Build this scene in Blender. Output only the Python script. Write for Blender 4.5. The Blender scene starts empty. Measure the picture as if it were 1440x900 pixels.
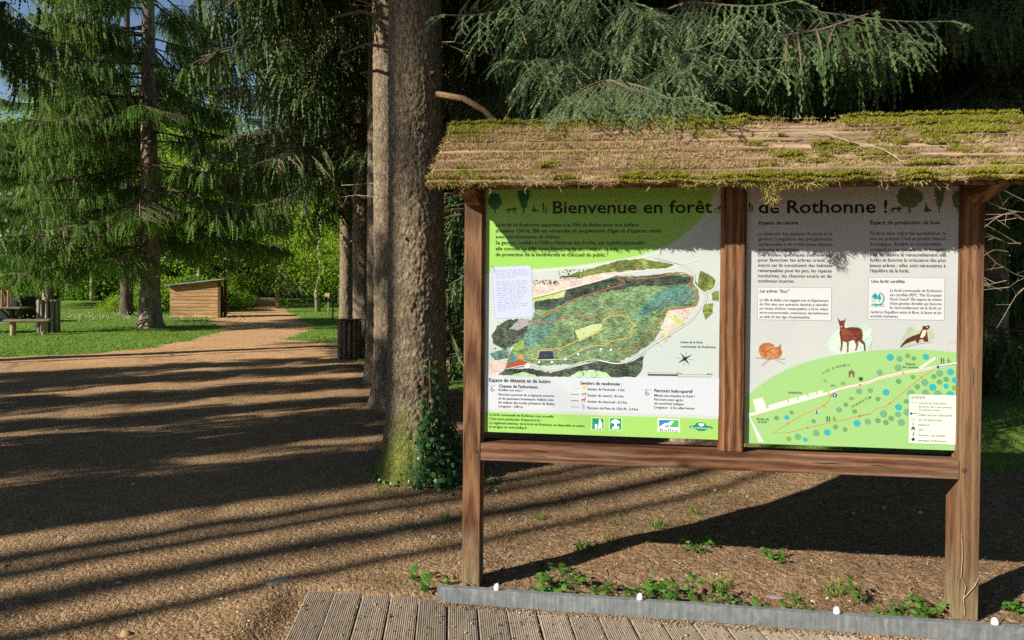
import bpy, bmesh, math, random
import numpy as np
from mathutils import Vector, Matrix

# ------------------------------------------------------------------ camera, sky, sun, exposure
SC = bpy.context.scene
COL = SC.collection
CAM_H = 1.55
cam_data = bpy.data.cameras.new("camera")
cam = bpy.data.objects.new("camera", cam_data)
COL.objects.link(cam)
cam_data.sensor_fit = 'HORIZONTAL'
cam_data.sensor_width = 36.0
cam_data.lens = 23.75
cam_data.shift_y = -0.0264
cam_data.clip_start = 0.05
cam_data.clip_end = 2000
_p, _r = math.radians(-0.74), math.radians(0.5)
_d = Vector((0, math.cos(_p), math.sin(_p)))
_u0 = Vector((0, -math.sin(_p), math.cos(_p)))
_r0 = Vector((1, 0, 0))
_rv = _r0 * math.cos(_r) + _u0 * math.sin(_r)
_uv = _u0 * math.cos(_r) - _r0 * math.sin(_r)
cam.matrix_world = Matrix(((_rv.x, _uv.x, -_d.x, 0), (_rv.y, _uv.y, -_d.y, 0), (_rv.z, _uv.z, -_d.z, CAM_H), (0, 0, 0, 1)))
SC.camera = cam

SUN_EL = math.radians(29.5)
TO_SUN = Vector((-0.862, -0.508, 0)).normalized()
SUN_DIR = Vector((TO_SUN.x * math.cos(SUN_EL), TO_SUN.y * math.cos(SUN_EL), math.sin(SUN_EL)))
world = bpy.data.worlds.new("World")
SC.world = world
world.use_nodes = True
wn = world.node_tree
wn.nodes.clear()
sky = wn.nodes.new("ShaderNodeTexSky")
sky.sky_type = 'NISHITA'
sky.sun_disc = False
sky.sun_elevation = SUN_EL
sky.sun_rotation = math.atan2(TO_SUN.x, TO_SUN.y)
sky.air_density = 1.0
sky.dust_density = 0.2
sky.ozone_density = 1.8
bg = wn.nodes.new("ShaderNodeBackground")
bg.inputs[1].default_value = 0.062
wo = wn.nodes.new("ShaderNodeOutputWorld")
wn.links.new(sky.outputs[0], bg.inputs[0])
wn.links.new(bg.outputs[0], wo.inputs[0])

sun_data = bpy.data.lights.new("sun", 'SUN')
sun_data.energy = 5.0
sun_data.angle = math.radians(0.5)
sun_data.color = (1.0, 0.91, 0.78)
sun = bpy.data.objects.new("sun", sun_data)
COL.objects.link(sun)
sun.location = SUN_DIR * 40
sun.rotation_euler = SUN_DIR.to_track_quat('Z', 'Y').to_euler()

SC.view_settings.view_transform = 'Standard'
SC.view_settings.look = 'None'
SC.view_settings.gamma = 1.0
SC.view_settings.exposure = 0.85
SC.view_settings.use_curve_mapping = False
SC.render.engine = 'CYCLES'
SC.cycles.max_bounces = 5
SC.cycles.diffuse_bounces = 3
SC.cycles.glossy_bounces = 2
SC.cycles.transmission_bounces = 3
SC.cycles.use_denoising = False
SC.cycles.sample_clamp_indirect = 4.0

RNG = np.random.default_rng(7)
random.seed(7)

# ------------------------------------------------------------------ helpers
def srgb(h):
    h = h.lstrip('#')
    out = []
    for i in (0, 2, 4):
        c = int(h[i:i + 2], 16) / 255
        out.append(c / 12.92 if c <= 0.04045 else ((c + 0.055) / 1.055) ** 2.4)
    return tuple(out)

def set_props(o, label=None, cat=None, group=None, kind=None):
    if label: o['label'] = label
    if cat: o['category'] = cat
    if group: o['group'] = group
    if kind: o['kind'] = kind
    return o

def thing(name, label, cat, loc=(0, 0, 0), rz=0.0, group=None):
    o = bpy.data.objects.new(name, None)
    o.empty_display_size = 0.1
    COL.objects.link(o)
    o.location = loc
    o.rotation_euler = (0, 0, rz)
    return set_props(o, label, cat, group)

def link(name, me, parent=None, loc=None):
    o = bpy.data.objects.new(name, me)
    COL.objects.link(o)
    if parent is not None: o.parent = parent
    if loc is not None: o.location = loc
    return o

def copy_tree(root, kids):
    c = root.copy(); COL.objects.link(c)
    for k in kids:
        d = k.copy(); COL.objects.link(d); d.parent = c
    return c

def np_mesh(name, V, F, mats, tone=None, midx=None, smooth=False):
    """V (n,3); F (m,3) or (m,4) int; one mesh from numpy arrays."""
    V = np.ascontiguousarray(V, dtype=np.float32); F = np.ascontiguousarray(F, dtype=np.int32)
    me = bpy.data.meshes.new(name)
    k = F.shape[1]
    me.vertices.add(len(V)); me.vertices.foreach_set("co", V.ravel())
    me.loops.add(F.size); me.loops.foreach_set("vertex_index", F.ravel())
    me.polygons.add(len(F)); me.polygons.foreach_set("loop_start", np.arange(len(F), dtype=np.int32) * k)
    if smooth: me.polygons.foreach_set("use_smooth", np.ones(len(F), dtype=bool))
    for m in (mats if isinstance(mats, (list, tuple)) else [mats]): me.materials.append(m)
    if midx is not None: me.polygons.foreach_set("material_index", np.asarray(midx, dtype=np.int32))
    if tone is not None:
        a = me.attributes.new("tone", 'FLOAT', 'FACE')
        a.data.foreach_set("value", np.asarray(tone, dtype=np.float32))
    me.update(calc_edges=True)
    return me

class MB:
    """collects simple solids, one mesh per build"""
    def __init__(s): s.V = []; s.F = []; s.I = []
    def add(s, V, F, mi=0):
        b = len(s.V); s.V += [tuple(v) for v in V]
        s.F += [tuple(i + b for i in f) for f in F]; s.I += [mi] * len(F)
        return s
    def box(s, x0, x1, y0, y1, z0, z1, mi=0, jit=0.0, ch=0.0):
        if ch > 0:
            prof = [(x0 + ch, y0), (x1 - ch, y0), (x1, y0 + ch), (x1, y1 - ch), (x1 - ch, y1), (x0 + ch, y1), (x0, y1 - ch), (x0, y0 + ch)]
            return s.prism(prof, z0, z1, mi)
        V = [(x, y, z) for z in (z0, z1) for (x, y) in ((x0, y0), (x1, y0), (x1, y1), (x0, y1))]
        if jit: V = [(a + random.uniform(-jit, jit), b + random.uniform(-jit, jit), c + random.uniform(-jit, jit)) for a, b, c in V]
        return s.add(V, [(3, 2, 1, 0), (4, 5, 6, 7), (0, 1, 5, 4), (1, 2, 6, 5), (2, 3, 7, 6), (3, 0, 4, 7)], mi)
    def prism(s, prof, z0, z1, mi=0):
        n = len(prof)
        V = [(x, y, z0) for x, y in prof] + [(x, y, z1) for x, y in prof]
        F = [tuple(range(n))[::-1], tuple(range(n, 2 * n))] + [(i, (i + 1) % n, n + (i + 1) % n, n + i) for i in range(n)]
        return s.add(V, F, mi)
    def tube(s, pts, rad, n=6, mi=0, cap=True):
        pts = [Vector(p) for p in pts]
        rad = rad if hasattr(rad, '__len__') else [rad] * len(pts)
        V = []; prev = None
        for i, p in enumerate(pts):
            t = (pts[min(i + 1, len(pts) - 1)] - pts[max(i - 1, 0)]).normalized()
            a = t.cross(Vector((0, 0, 1))) if prev is None else (prev - t * prev.dot(t))
            if a.length < 1e-4: a = t.cross(Vector((1, 0, 0)))
            a.normalize(); prev = a; b = t.cross(a)
            V += [tuple(p + (a * math.cos(2 * math.pi * k / n) + b * math.sin(2 * math.pi * k / n)) * rad[i]) for k in range(n)]
        F = []
        for i in range(len(pts) - 1):
            F += [(i * n + k, i * n + (k + 1) % n, (i + 1) * n + (k + 1) % n, (i + 1) * n + k) for k in range(n)]
        if cap: F += [tuple(range(n))[::-1], tuple((len(pts) - 1) * n + k for k in range(n))]
        return s.add(V, F, mi)
    def build(s, name, mats, parent=None, smooth=False, bevel=0.0):
        me = bpy.data.meshes.new(name)
        me.from_pydata(s.V, [], s.F)
        for m in (mats if isinstance(mats, (list, tuple)) else [mats]): me.materials.append(m)
        me.polygons.foreach_set("material_index", s.I)
        bm = bmesh.new(); bm.from_mesh(me)
        bmesh.ops.recalc_face_normals(bm, faces=bm.faces)
        if bevel > 0: bmesh.ops.bevel(bm, geom=list(bm.edges), offset=bevel, segments=2, affect='EDGES', profile=0.5, clamp_overlap=True)
        bm.to_mesh(me); bm.free()
        if smooth: me.polygons.foreach_set("use_smooth", [True] * len(me.polygons))
        me.update()
        return link(name, me, parent)

def _hash(ix, iy, iz, seed):
    h = (ix.astype(np.int64) * 374761393 + iy.astype(np.int64) * 668265263 + iz.astype(np.int64) * 2147483647 + seed * 1274126177) & 0xffffffff
    h = ((h ^ (h >> 13)) * 1274126177) & 0xffffffff
    h = ((h ^ (h >> 16)) * 2246822519) & 0xffffffff
    return ((h ^ (h >> 15)) & 0xffffff) / float(0xffffff)

def vnoise(x, y, seed=0, z=None):
    x = np.asarray(x, float); y = np.asarray(y, float)
    z = np.zeros_like(x + y) if z is None else np.asarray(z, float)
    ix, iy, iz = np.floor(x), np.floor(y), np.floor(z)
    fx, fy, fz = x - ix, y - iy, z - iz
    fx = fx * fx * (3 - 2 * fx); fy = fy * fy * (3 - 2 * fy); fz = fz * fz * (3 - 2 * fz)
    out = 0
    for a in (0, 1):
        for b in (0, 1):
            for c in (0, 1):
                w = (fx if a else 1 - fx) * (fy if b else 1 - fy) * (fz if c else 1 - fz)
                out = out + w * _hash(ix + a, iy + b, iz + c, seed)
    return out * 2 - 1

def fbm(x, y, seed=0, z=None, octv=3):
    o = 0; a = 1.0; t = 0
    for k in range(octv):
        f = 2.03 ** k
        o = o + a * vnoise(np.asarray(x) * f, np.asarray(y) * f, seed + k * 17, None if z is None else np.asarray(z) * f); t += a; a *= 0.5
    return o / t

def worley(x, y, seed=0):
    """distance to nearest cell point, and that cell's random value"""
    ix, iy = np.floor(x), np.floor(y)
    best = np.full(np.shape(x), 9.0); val = np.zeros(np.shape(x))
    for a in (-1, 0, 1):
        for b in (-1, 0, 1):
            cx, cy = ix + a, iy + b
            z = np.zeros_like(cx)
            px = cx + _hash(cx, cy, z, seed); py = cy + _hash(cx, cy, z, seed + 5)
            d = np.hypot(px - x, py - y)
            v = _hash(cx, cy, z, seed + 9)
            m = d < best
            best = np.where(m, d, best); val = np.where(m, v, val)
    return best, val

def sstep(a, b, x):
    t = np.clip((np.asarray(x, float) - a) / (b - a), 0, 1)
    return t * t * (3 - 2 * t)

def rot_xyz(rx, ry, rz):
    """(k,3,3) = Rz Ry Rx"""
    rx, ry, rz = np.broadcast_arrays(*(np.asarray(v, float) for v in (rx, ry, rz)))
    cx, sx, cy, sy, cz, sz = np.cos(rx), np.sin(rx), np.cos(ry), np.sin(ry), np.cos(rz), np.sin(rz)
    R = np.empty(rx.shape + (3, 3))
    R[..., 0, 0] = cz * cy; R[..., 0, 1] = cz * sy * sx - sz * cx; R[..., 0, 2] = cz * sy * cx + sz * sx
    R[..., 1, 0] = sz * cy; R[..., 1, 1] = sz * sy * sx + cz * cx; R[..., 1, 2] = sz * sy * cx - cz * sx
    R[..., 2, 0] = -sy; R[..., 2, 1] = cy * sx; R[..., 2, 2] = cy * cx
    return R

def frame_from_dir(D, roll):
    """(k,3,3) with x axis along D"""
    D = D / np.linalg.norm(D, axis=1, keepdims=True)
    up = np.tile(np.array([0, 0, 1.0]), (len(D), 1))
    par = np.abs(D[:, 2]) > 0.98
    up[par] = (1, 0, 0)
    Y = np.cross(up, D); Y /= np.linalg.norm(Y, axis=1, keepdims=True)
    Z = np.cross(D, Y)
    c, s = np.cos(roll)[:, None], np.sin(roll)[:, None]
    Y2 = Y * c + Z * s; Z2 = Z * c - Y * s
    return np.stack([D, Y2, Z2], axis=2)

def spread(Vt, Ft, R, S, P):
    """copies of a template: R (k,3,3), S (k,) or (k,3), P (k,3) -> V, F"""
    S = np.asarray(S, float)
    S = S[:, None, None] if S.ndim == 1 else S[:, None, :]
    V = np.einsum('kij,knj->kni', R, Vt[None] * S) + P[:, None, :]
    k, n = len(P), len(Vt)
    F = (Ft[None] + (np.arange(k) * n)[:, None, None]).reshape(-1, Ft.shape[1])
    return V.reshape(-1, 3), F

# ------------------------------------------------------------------ materials
def new_mat(name):
    m = bpy.data.materials.new(name); m.use_nodes = True
    nt = m.node_tree; nt.nodes.clear()
    out = nt.nodes.new("ShaderNodeOutputMaterial")
    b = nt.nodes.new("ShaderNodeBsdfPrincipled")
    nt.links.new(b.outputs[0], out.inputs[0])
    return m, nt, b, out

def ramp(nt, fac, cols):
    r = nt.nodes.new("ShaderNodeValToRGB")
    e = r.color_ramp.elements
    while len(e) < len(cols): e.new(0.5)
    for el, (p, c) in zip(e, cols):
        el.position = p; el.color = (*c, 1)
    nt.links.new(fac, r.inputs[0])
    return r.outputs[0]

def coords(nt, stretch=(1, 1, 1), rot=(0, 0, 0), kind='Object'):
    tc = nt.nodes.new("ShaderNodeTexCoord"); mp = nt.nodes.new("ShaderNodeMapping")
    mp.inputs['Scale'].default_value = stretch; mp.inputs['Rotation'].default_value = rot
    nt.links.new(tc.outputs[kind], mp.inputs[0])
    return mp.outputs[0]

def noise(nt, co, scale, detail=5, rough=0.6, dist=0.0):
    n = nt.nodes.new("ShaderNodeTexNoise")
    n.inputs['Scale'].default_value = scale; n.inputs['Detail'].default_value = detail
    n.inputs['Roughness'].default_value = rough; n.inputs['Distortion'].default_value = dist
    nt.links.new(co, n.inputs['Vector'])
    return n.outputs[0]

def voro(nt, co, scale, feature='F1', out='Distance', rand=1.0):
    n = nt.nodes.new("ShaderNodeTexVoronoi"); n.feature = feature
    n.inputs['Scale'].default_value = scale; n.inputs['Randomness'].default_value = rand
    nt.links.new(co, n.inputs['Vector'])
    return n.outputs[out]

def mixc(nt, fac, a, b, mode='MIX'):
    m = nt.nodes.new("ShaderNodeMix"); m.data_type = 'RGBA'; m.blend_type = mode
    for sock, v in ((m.inputs[0], fac), (m.inputs[6], a), (m.inputs[7], b)):
        if isinstance(v, (int, float)): sock.default_value = v
        elif isinstance(v, tuple): sock.default_value = (*v, 1)
        else: nt.links.new(v, sock)
    return m.outputs[2]

def math_n(nt, op, a, b=None):
    m = nt.nodes.new("ShaderNodeMath"); m.operation = op
    for sock, v in ((m.inputs[0], a), (m.inputs[1], b)):
        if v is None: continue
        if isinstance(v, (int, float)): sock.default_value = v
        else: nt.links.new(v, sock)
    return m.outputs[0]

def bump(nt, b, h, strength=0.5, dist=0.01):
    n = nt.nodes.new("ShaderNodeBump")
    n.inputs['Strength'].default_value = strength; n.inputs['Distance'].default_value = dist
    nt.links.new(h, n.inputs['Height'])
    nt.links.new(n.outputs[0], b.inputs['Normal'])

def flat(name, c, rough=0.5, spec=0.3, metal=0.0):
    m, nt, b, out = new_mat(name)
    b.inputs['Base Color'].default_value = (*c, 1); b.inputs['Roughness'].default_value = rough
    b.inputs['Specular IOR Level'].default_value = spec; b.inputs['Metallic'].default_value = metal
    return m

def noisy(name, cols, scale=6, stretch=(1, 1, 1), rough=0.85, spec=0.2, bs=0.0, bscale=40, bdist=0.004, detail=6, metal=0.0, second=None):
    m, nt, b, out = new_mat(name)
    co = coords(nt, stretch)
    c = ramp(nt, noise(nt, co, scale, detail, 0.65), cols)
    if second:
        c2 = ramp(nt, noise(nt, coords(nt), second[0], 4, 0.6), [(0.35, (1, 1, 1)), (0.7, second[1])])
        c = mixc(nt, 1.0, c, c2, 'MULTIPLY')
    nt.links.new(c, b.inputs['Base Color'])
    b.inputs['Roughness'].default_value = rough; b.inputs['Specular IOR Level'].default_value = spec; b.inputs['Metallic'].default_value = metal
    if bs: bump(nt, b, noise(nt, co, bscale, 4, 0.6), bs, bdist)
    return m

def wood(name, dark, mid, light, axis='z', ring=9.0, rough=0.75, wear=None, foot=None):
    m, nt, b, out = new_mat(name)
    st = {'z': (1, 1, 0.10), 'x': (0.10, 1, 1), 'y': (1, 0.10, 1)}[axis]
    co = coords(nt, st)
    fine = noise(nt, co, 95, 5, 0.7)
    w = nt.nodes.new("ShaderNodeTexWave"); w.wave_type = 'RINGS'; w.rings_direction = 'SPHERICAL'
    w.inputs['Scale'].default_value = ring; w.inputs['Distortion'].default_value = 5.0
    w.inputs['Detail'].default_value = 3; w.inputs['Detail Scale'].default_value = 2.2
    nt.links.new(co, w.inputs['Vector'])
    f = math_n(nt, 'ADD', math_n(nt, 'MULTIPLY', fine, 0.62), math_n(nt, 'MULTIPLY', w.outputs[1], 0.34))
    c = ramp(nt, f, [(0.22, dark), (0.48, mid), (0.74, light)])
    big = ramp(nt, noise(nt, coords(nt, st), 7, 3), [(0.3, (0.62, 0.6, 0.58)), (0.65, (1.12, 1.08, 1.05))])
    c = mixc(nt, 1.0, c, big, 'MULTIPLY')
    # knots
    kd = voro(nt, coords(nt, {'z': (1, 1, 0.55), 'x': (0.55, 1, 1), 'y': (1, 0.55, 1)}[axis]), 4.2)
    kf = ramp(nt, kd, [(0.05, (1, 1, 1)), (0.11, (0, 0, 0))])
    c = mixc(nt, math_n(nt, 'MULTIPLY', kf, 0.8), c, tuple(v * 0.5 for v in dark))
    if wear:
        c = mixc(nt, math_n(nt, 'MULTIPLY', ramp(nt, noise(nt, coords(nt, st), 5.5, 5), [(0.45, (0, 0, 0)), (0.7, (1, 1, 1))]), 0.7), c, wear)
    # drying cracks along the grain, grey weathering in streaks
    ck = noise(nt, coords(nt, {'z': (1, 1, 0.035), 'x': (0.035, 1, 1), 'y': (1, 0.035, 1)}[axis]), 60, 3, 0.6)
    crack = ramp(nt, ck, [(0.325, (1, 1, 1)), (0.365, (0, 0, 0))])
    c = mixc(nt, math_n(nt, 'MULTIPLY', crack, 0.85), c, tuple(v * 0.25 for v in dark))
    if foot:
        sx = nt.nodes.new("ShaderNodeSeparateXYZ"); nt.links.new(coords(nt), sx.inputs[0])
        ft = math_n(nt, 'ADD', sx.outputs[2], math_n(nt, 'MULTIPLY', noise(nt, co, 14, 4), 0.5))
        c = mixc(nt, ramp(nt, ft, [(0.22, (0.8,) * 3), (0.60, (0, 0, 0))]), c, ramp(nt, fine, [(0.35, foot[0]), (0.65, foot[1])]))
    nt.links.new(c, b.inputs['Base Color'])
    b.inputs['Roughness'].default_value = rough; b.inputs['Specular IOR Level'].default_value = 0.18
    bump(nt, b, math_n(nt, 'ADD', math_n(nt, 'ADD', fine, math_n(nt, 'MULTIPLY', w.outputs[1], 0.4)), math_n(nt, 'MULTIPLY', crack, -1.2)), 0.7, 0.005)
    return m

def leafy(name, cols, transl=0.3, tcol=(0.12, 0.20, 0.03), rough=0.6, var=0.0, spec=0.25):
    """foliage: colour from the face attribute tone, part of the light passes through"""
    m, nt, b, out = new_mat(name)
    at = nt.nodes.new("ShaderNodeAttribute"); at.attribute_name = "tone"
    c = ramp(nt, at.outputs['Fac'], cols)
    if var:
        n = ramp(nt, noise(nt, coords(nt), var, 3), [(0.35, (0.6, 0.6, 0.6)), (0.65, (1.25, 1.2, 1.1))])
        c = mixc(nt, 1.0, c, n, 'MULTIPLY')
    nt.links.new(c, b.inputs['Base Color'])
    b.inputs['Roughness'].default_value = rough; b.inputs['Specular IOR Level'].default_value = spec
    if transl:
        t = nt.nodes.new("ShaderNodeBsdfTranslucent")
        nt.links.new(mixc(nt, 0.5, c, tcol), t.inputs[0])
        mx = nt.nodes.new("ShaderNodeMixShader"); mx.inputs[0].default_value = transl
        nt.links.new(b.outputs[0], mx.inputs[1]); nt.links.new(t.outputs[0], mx.inputs[2])
        nt.links.new(mx.outputs[0], out.inputs[0])
    return m

def bark_mat(name, dark, mid, light, scale=26, moss=None):
    m, nt, b, out = new_mat(name)
    co = coords(nt, (1, 1, 0.55))
    w = nt.nodes.new("ShaderNodeVectorMath"); w.operation = 'ADD'
    nz = nt.nodes.new("ShaderNodeTexNoise"); nz.inputs['Scale'].default_value = 18; nz.inputs['Detail'].default_value = 3
    nt.links.new(co, nz.inputs['Vector'])
    sc_ = nt.nodes.new("ShaderNodeVectorMath"); sc_.operation = 'SCALE'; sc_.inputs['Scale'].default_value = 0.05
    nt.links.new(nz.outputs['Color'], sc_.inputs[0]); nt.links.new(co, w.inputs[0]); nt.links.new(sc_.outputs[0], w.inputs[1])
    v = voro(nt, w.outputs[0], scale, 'DISTANCE_TO_EDGE'); vc = voro(nt, w.outputs[0], scale, out='Color')
    n = noise(nt, co, 55, 6, 0.75); n2 = noise(nt, coords(nt), 3.0, 4)
    f = math_n(nt, 'ADD', math_n(nt, 'MULTIPLY', n, 0.62), math_n(nt, 'ADD', math_n(nt, 'MULTIPLY', n2, 0.22), math_n(nt, 'MULTIPLY', vc, 0.22)))
    c = ramp(nt, f, [(0.33, dark), (0.54, mid), (0.78, light)])
    c = mixc(nt, ramp(nt, v, [(0.0, (0.5, 0.5, 0.5)), (0.05, (0, 0, 0))]), c, tuple(x * 0.5 for x in dark))
    if moss:
        at = nt.nodes.new("ShaderNodeAttribute"); at.attribute_name = "tone"
        c = mixc(nt, at.outputs['Fac'], c, ramp(nt, noise(nt, coords(nt), 60, 4), [(0.35, moss[0]), (0.65, moss[1])]))
    nt.links.new(c, b.inputs['Base Color'])
    b.inputs['Roughness'].default_value = 0.9; b.inputs['Specular IOR Level'].default_value = 0.15
    h = math_n(nt, 'ADD', math_n(nt, 'MULTIPLY', math_n(nt, 'MINIMUM', v, 0.10), 0.8), math_n(nt, 'ADD', math_n(nt, 'MULTIPLY', n, 0.28), math_n(nt, 'MULTIPLY', vc, 0.10)))
    bump(nt, b, h, 1.0, 0.06)
    return m

MAT = {}
MAT['bark'] = bark_mat('bark', (0.07, 0.050, 0.034), (0.235, 0.185, 0.125), (0.48, 0.40, 0.28), 42, moss=((0.09, 0.12, 0.018), (0.21, 0.24, 0.045)))
MAT['bark_far'] = noisy('bark_far', [(0.3, (0.07, 0.055, 0.04)), (0.5, (0.22, 0.18, 0.135)), (0.72, (0.42, 0.36, 0.28))], 9, (1, 1, 0.4), bs=0.8, bscale=22, bdist=0.04)
MAT['bark_shaded'] = noisy('bark_shaded', [(0.3, (0.03, 0.024, 0.018)), (0.5, (0.085, 0.068, 0.05)), (0.72, (0.16, 0.13, 0.10))], 9, (1, 1, 0.4), bs=0.8, bscale=22, bdist=0.04)  # shade on the spruce trunk behind the lawn spruce, put into its bark colour
MAT['bark_pale'] = noisy('bark_pale', [(0.3, (0.12, 0.11, 0.08)), (0.5, (0.27, 0.25, 0.17)), (0.72, (0.40, 0.38, 0.27))], 4, (1, 1, 0.4), bs=0.4)
MAT['twig'] = noisy('twig', [(0.3, (0.07, 0.05, 0.035)), (0.7, (0.20, 0.155, 0.11))], 40)
MAT['dead_twig'] = noisy('dead_twig', [(0.3, (0.20, 0.15, 0.10)), (0.7, (0.42, 0.35, 0.25))], 40)
MAT['broken_wood'] = noisy('broken_wood', [(0.3, (0.30, 0.17, 0.08)), (0.7, (0.48, 0.32, 0.17))], 30)
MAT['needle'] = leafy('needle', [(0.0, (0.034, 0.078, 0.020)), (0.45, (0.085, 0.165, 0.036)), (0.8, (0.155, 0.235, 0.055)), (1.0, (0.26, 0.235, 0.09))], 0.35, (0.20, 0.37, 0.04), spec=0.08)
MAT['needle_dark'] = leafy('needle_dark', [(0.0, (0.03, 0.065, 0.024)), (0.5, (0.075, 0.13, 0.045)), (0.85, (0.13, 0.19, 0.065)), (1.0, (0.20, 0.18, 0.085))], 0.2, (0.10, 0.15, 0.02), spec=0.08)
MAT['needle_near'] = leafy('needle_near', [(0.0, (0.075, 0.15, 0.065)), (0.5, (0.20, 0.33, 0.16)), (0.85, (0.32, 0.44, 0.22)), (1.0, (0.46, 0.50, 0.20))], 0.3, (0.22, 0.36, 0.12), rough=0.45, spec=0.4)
MAT['leaf'] = leafy('leaf', [(0.0, (0.08, 0.155, 0.018)), (0.5, (0.16, 0.275, 0.030)), (1.0, (0.27, 0.37, 0.05))], 0.5, (0.42, 0.62, 0.03), spec=0.1)
MAT['leaf_far'] = leafy('leaf_far', [(0.0, (0.045, 0.11, 0.016)), (0.5, (0.095, 0.20, 0.028)), (1.0, (0.17, 0.28, 0.045))], 0.4, (0.24, 0.42, 0.03), spec=0.1)
MAT['ivy'] = leafy('ivy', [(0.0, (0.015, 0.05, 0.015)), (0.6, (0.04, 0.12, 0.03)), (1.0, (0.12, 0.24, 0.05))], 0.15, (0.1, 0.25, 0.03), rough=0.35, spec=0.5)
MAT['weed'] = leafy('weed', [(0.0, (0.03, 0.10, 0.015)), (0.5, (0.07, 0.20, 0.025)), (1.0, (0.14, 0.30, 0.05))], 0.35, (0.18, 0.38, 0.03))
MAT['grass'] = leafy('grass', [(0.0, (0.06, 0.13, 0.014)), (0.5, (0.145, 0.255, 0.034)), (0.9, (0.23, 0.32, 0.06)), (1.0, (0.36, 0.35, 0.16))], 0.35, (0.26, 0.44, 0.04))
MAT['seed'] = flat('seed', (0.60, 0.58, 0.42), 0.8)
MAT['moss'] = leafy('moss', [(0.0, (0.10, 0.10, 0.012)), (0.35, (0.23, 0.23, 0.03)), (0.55, (0.30, 0.29, 0.05)), (0.62, (0.25, 0.165, 0.085)), (0.85, (0.40, 0.285, 0.155)), (1.0, (0.55, 0.43, 0.27))], 0.2, (0.35, 0.33, 0.05), rough=0.9, spec=0.1)
MAT['roof_wood'] = wood('roof_wood', (0.07, 0.045, 0.028), (0.25, 0.165, 0.10), (0.47, 0.35, 0.225), 'x', 6, 0.9, wear=(0.36, 0.28, 0.19))
MAT['post_wood'] = wood('post_wood', (0.055, 0.022, 0.012), (0.16, 0.075, 0.036), (0.28, 0.155, 0.082), 'z', 8, wear=(0.235, 0.16, 0.095), foot=((0.16, 0.13, 0.065), (0.29, 0.24, 0.155)))
MAT['rail_wood'] = wood('rail_wood', (0.05, 0.019, 0.011), (0.145, 0.062, 0.033), (0.26, 0.145, 0.08), 'x', 8, wear=(0.30, 0.22, 0.15))
MAT['beam_wood'] = wood('beam_wood', (0.09, 0.04, 0.02), (0.22, 0.11, 0.05), (0.32, 0.18, 0.09), 'y', 8)
MAT['pale_wood'] = wood('pale_wood', (0.22, 0.16, 0.09), (0.40, 0.31, 0.18), (0.52, 0.43, 0.28), 'z', 8)
MAT['grey_wood'] = wood('grey_wood', (0.13, 0.115, 0.10), (0.28, 0.26, 0.235), (0.45, 0.43, 0.40), 'z', 8)
MAT['table_wood'] = wood('table_wood', (0.10, 0.075, 0.05), (0.21, 0.165, 0.115), (0.33, 0.27, 0.20), 'x', 8)
MAT['shed_wood'] = wood('shed_wood', (0.24, 0.13, 0.055), (0.44, 0.27, 0.125), (0.54, 0.36, 0.19), 'x', 8)
MAT['dark_wood'] = wood('dark_wood', (0.05, 0.03, 0.02), (0.10, 0.065, 0.04), (0.16, 0.11, 0.07), 'z', 8)
MAT['slate'] = noisy('slate', [(0.3, (0.16, 0.17, 0.18)), (0.7, (0.30, 0.31, 0.32))], 5)
MAT['dark_metal'] = flat('dark_metal', (0.02, 0.022, 0.024), 0.5, 0.4)
MAT['dark_green'] = noisy('dark_green', [(0.3, (0.006, 0.014, 0.010)), (0.7, (0.011, 0.022, 0.015))], 3, rough=0.7)
MAT['rust'] = noisy('rust', [(0.3, (0.24, 0.10, 0.05)), (0.7, (0.40, 0.20, 0.11))], 8)
MAT['stud'] = noisy('stud', [(0.3, (0.62, 0.60, 0.55)), (0.7, (0.80, 0.79, 0.75))], 60, rough=0.5)
MAT['stone'] = noisy('stone', [(0.3, (0.17, 0.165, 0.155)), (0.7, (0.34, 0.33, 0.31))], 18, bs=0.4)
MAT['dead_leaf'] = noisy('dead_leaf', [(0.3, (0.33, 0.17, 0.07)), (0.7, (0.5, 0.3, 0.15))], 30)

def _galv():
    m, nt, b, out = new_mat('galvanised')
    co = coords(nt)
    c = ramp(nt, voro(nt, co, 38, out='Color'), [(0.0, (0.19, 0.22, 0.24)), (1.0, (0.285, 0.32, 0.34))])
    streak = ramp(nt, noise(nt, coords(nt, (10, 10, 0.8)), 5, 5), [(0.42, (0.82, 0.82, 0.82)), (0.66, (1.25, 1.22, 1.18))])
    c = mixc(nt, 1.0, c, streak, 'MULTIPLY')
    dirt = ramp(nt, noise(nt, coords(nt, (3, 3, 3)), 5, 6, 0.75), [(0.5, (0, 0, 0)), (0.75, (1, 1, 1))])
    c = mixc(nt, math_n(nt, 'MULTIPLY', dirt, 0.45), c, (0.27, 0.225, 0.165))
    nt.links.new(c, b.inputs['Base Color'])
    b.inputs['Metallic'].default_value = 0.35; b.inputs['Roughness'].default_value = 0.52
    bump(nt, b, noise(nt, co, 30, 4), 0.12, 0.004)
    return m
MAT['galvanised'] = _galv()

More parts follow.
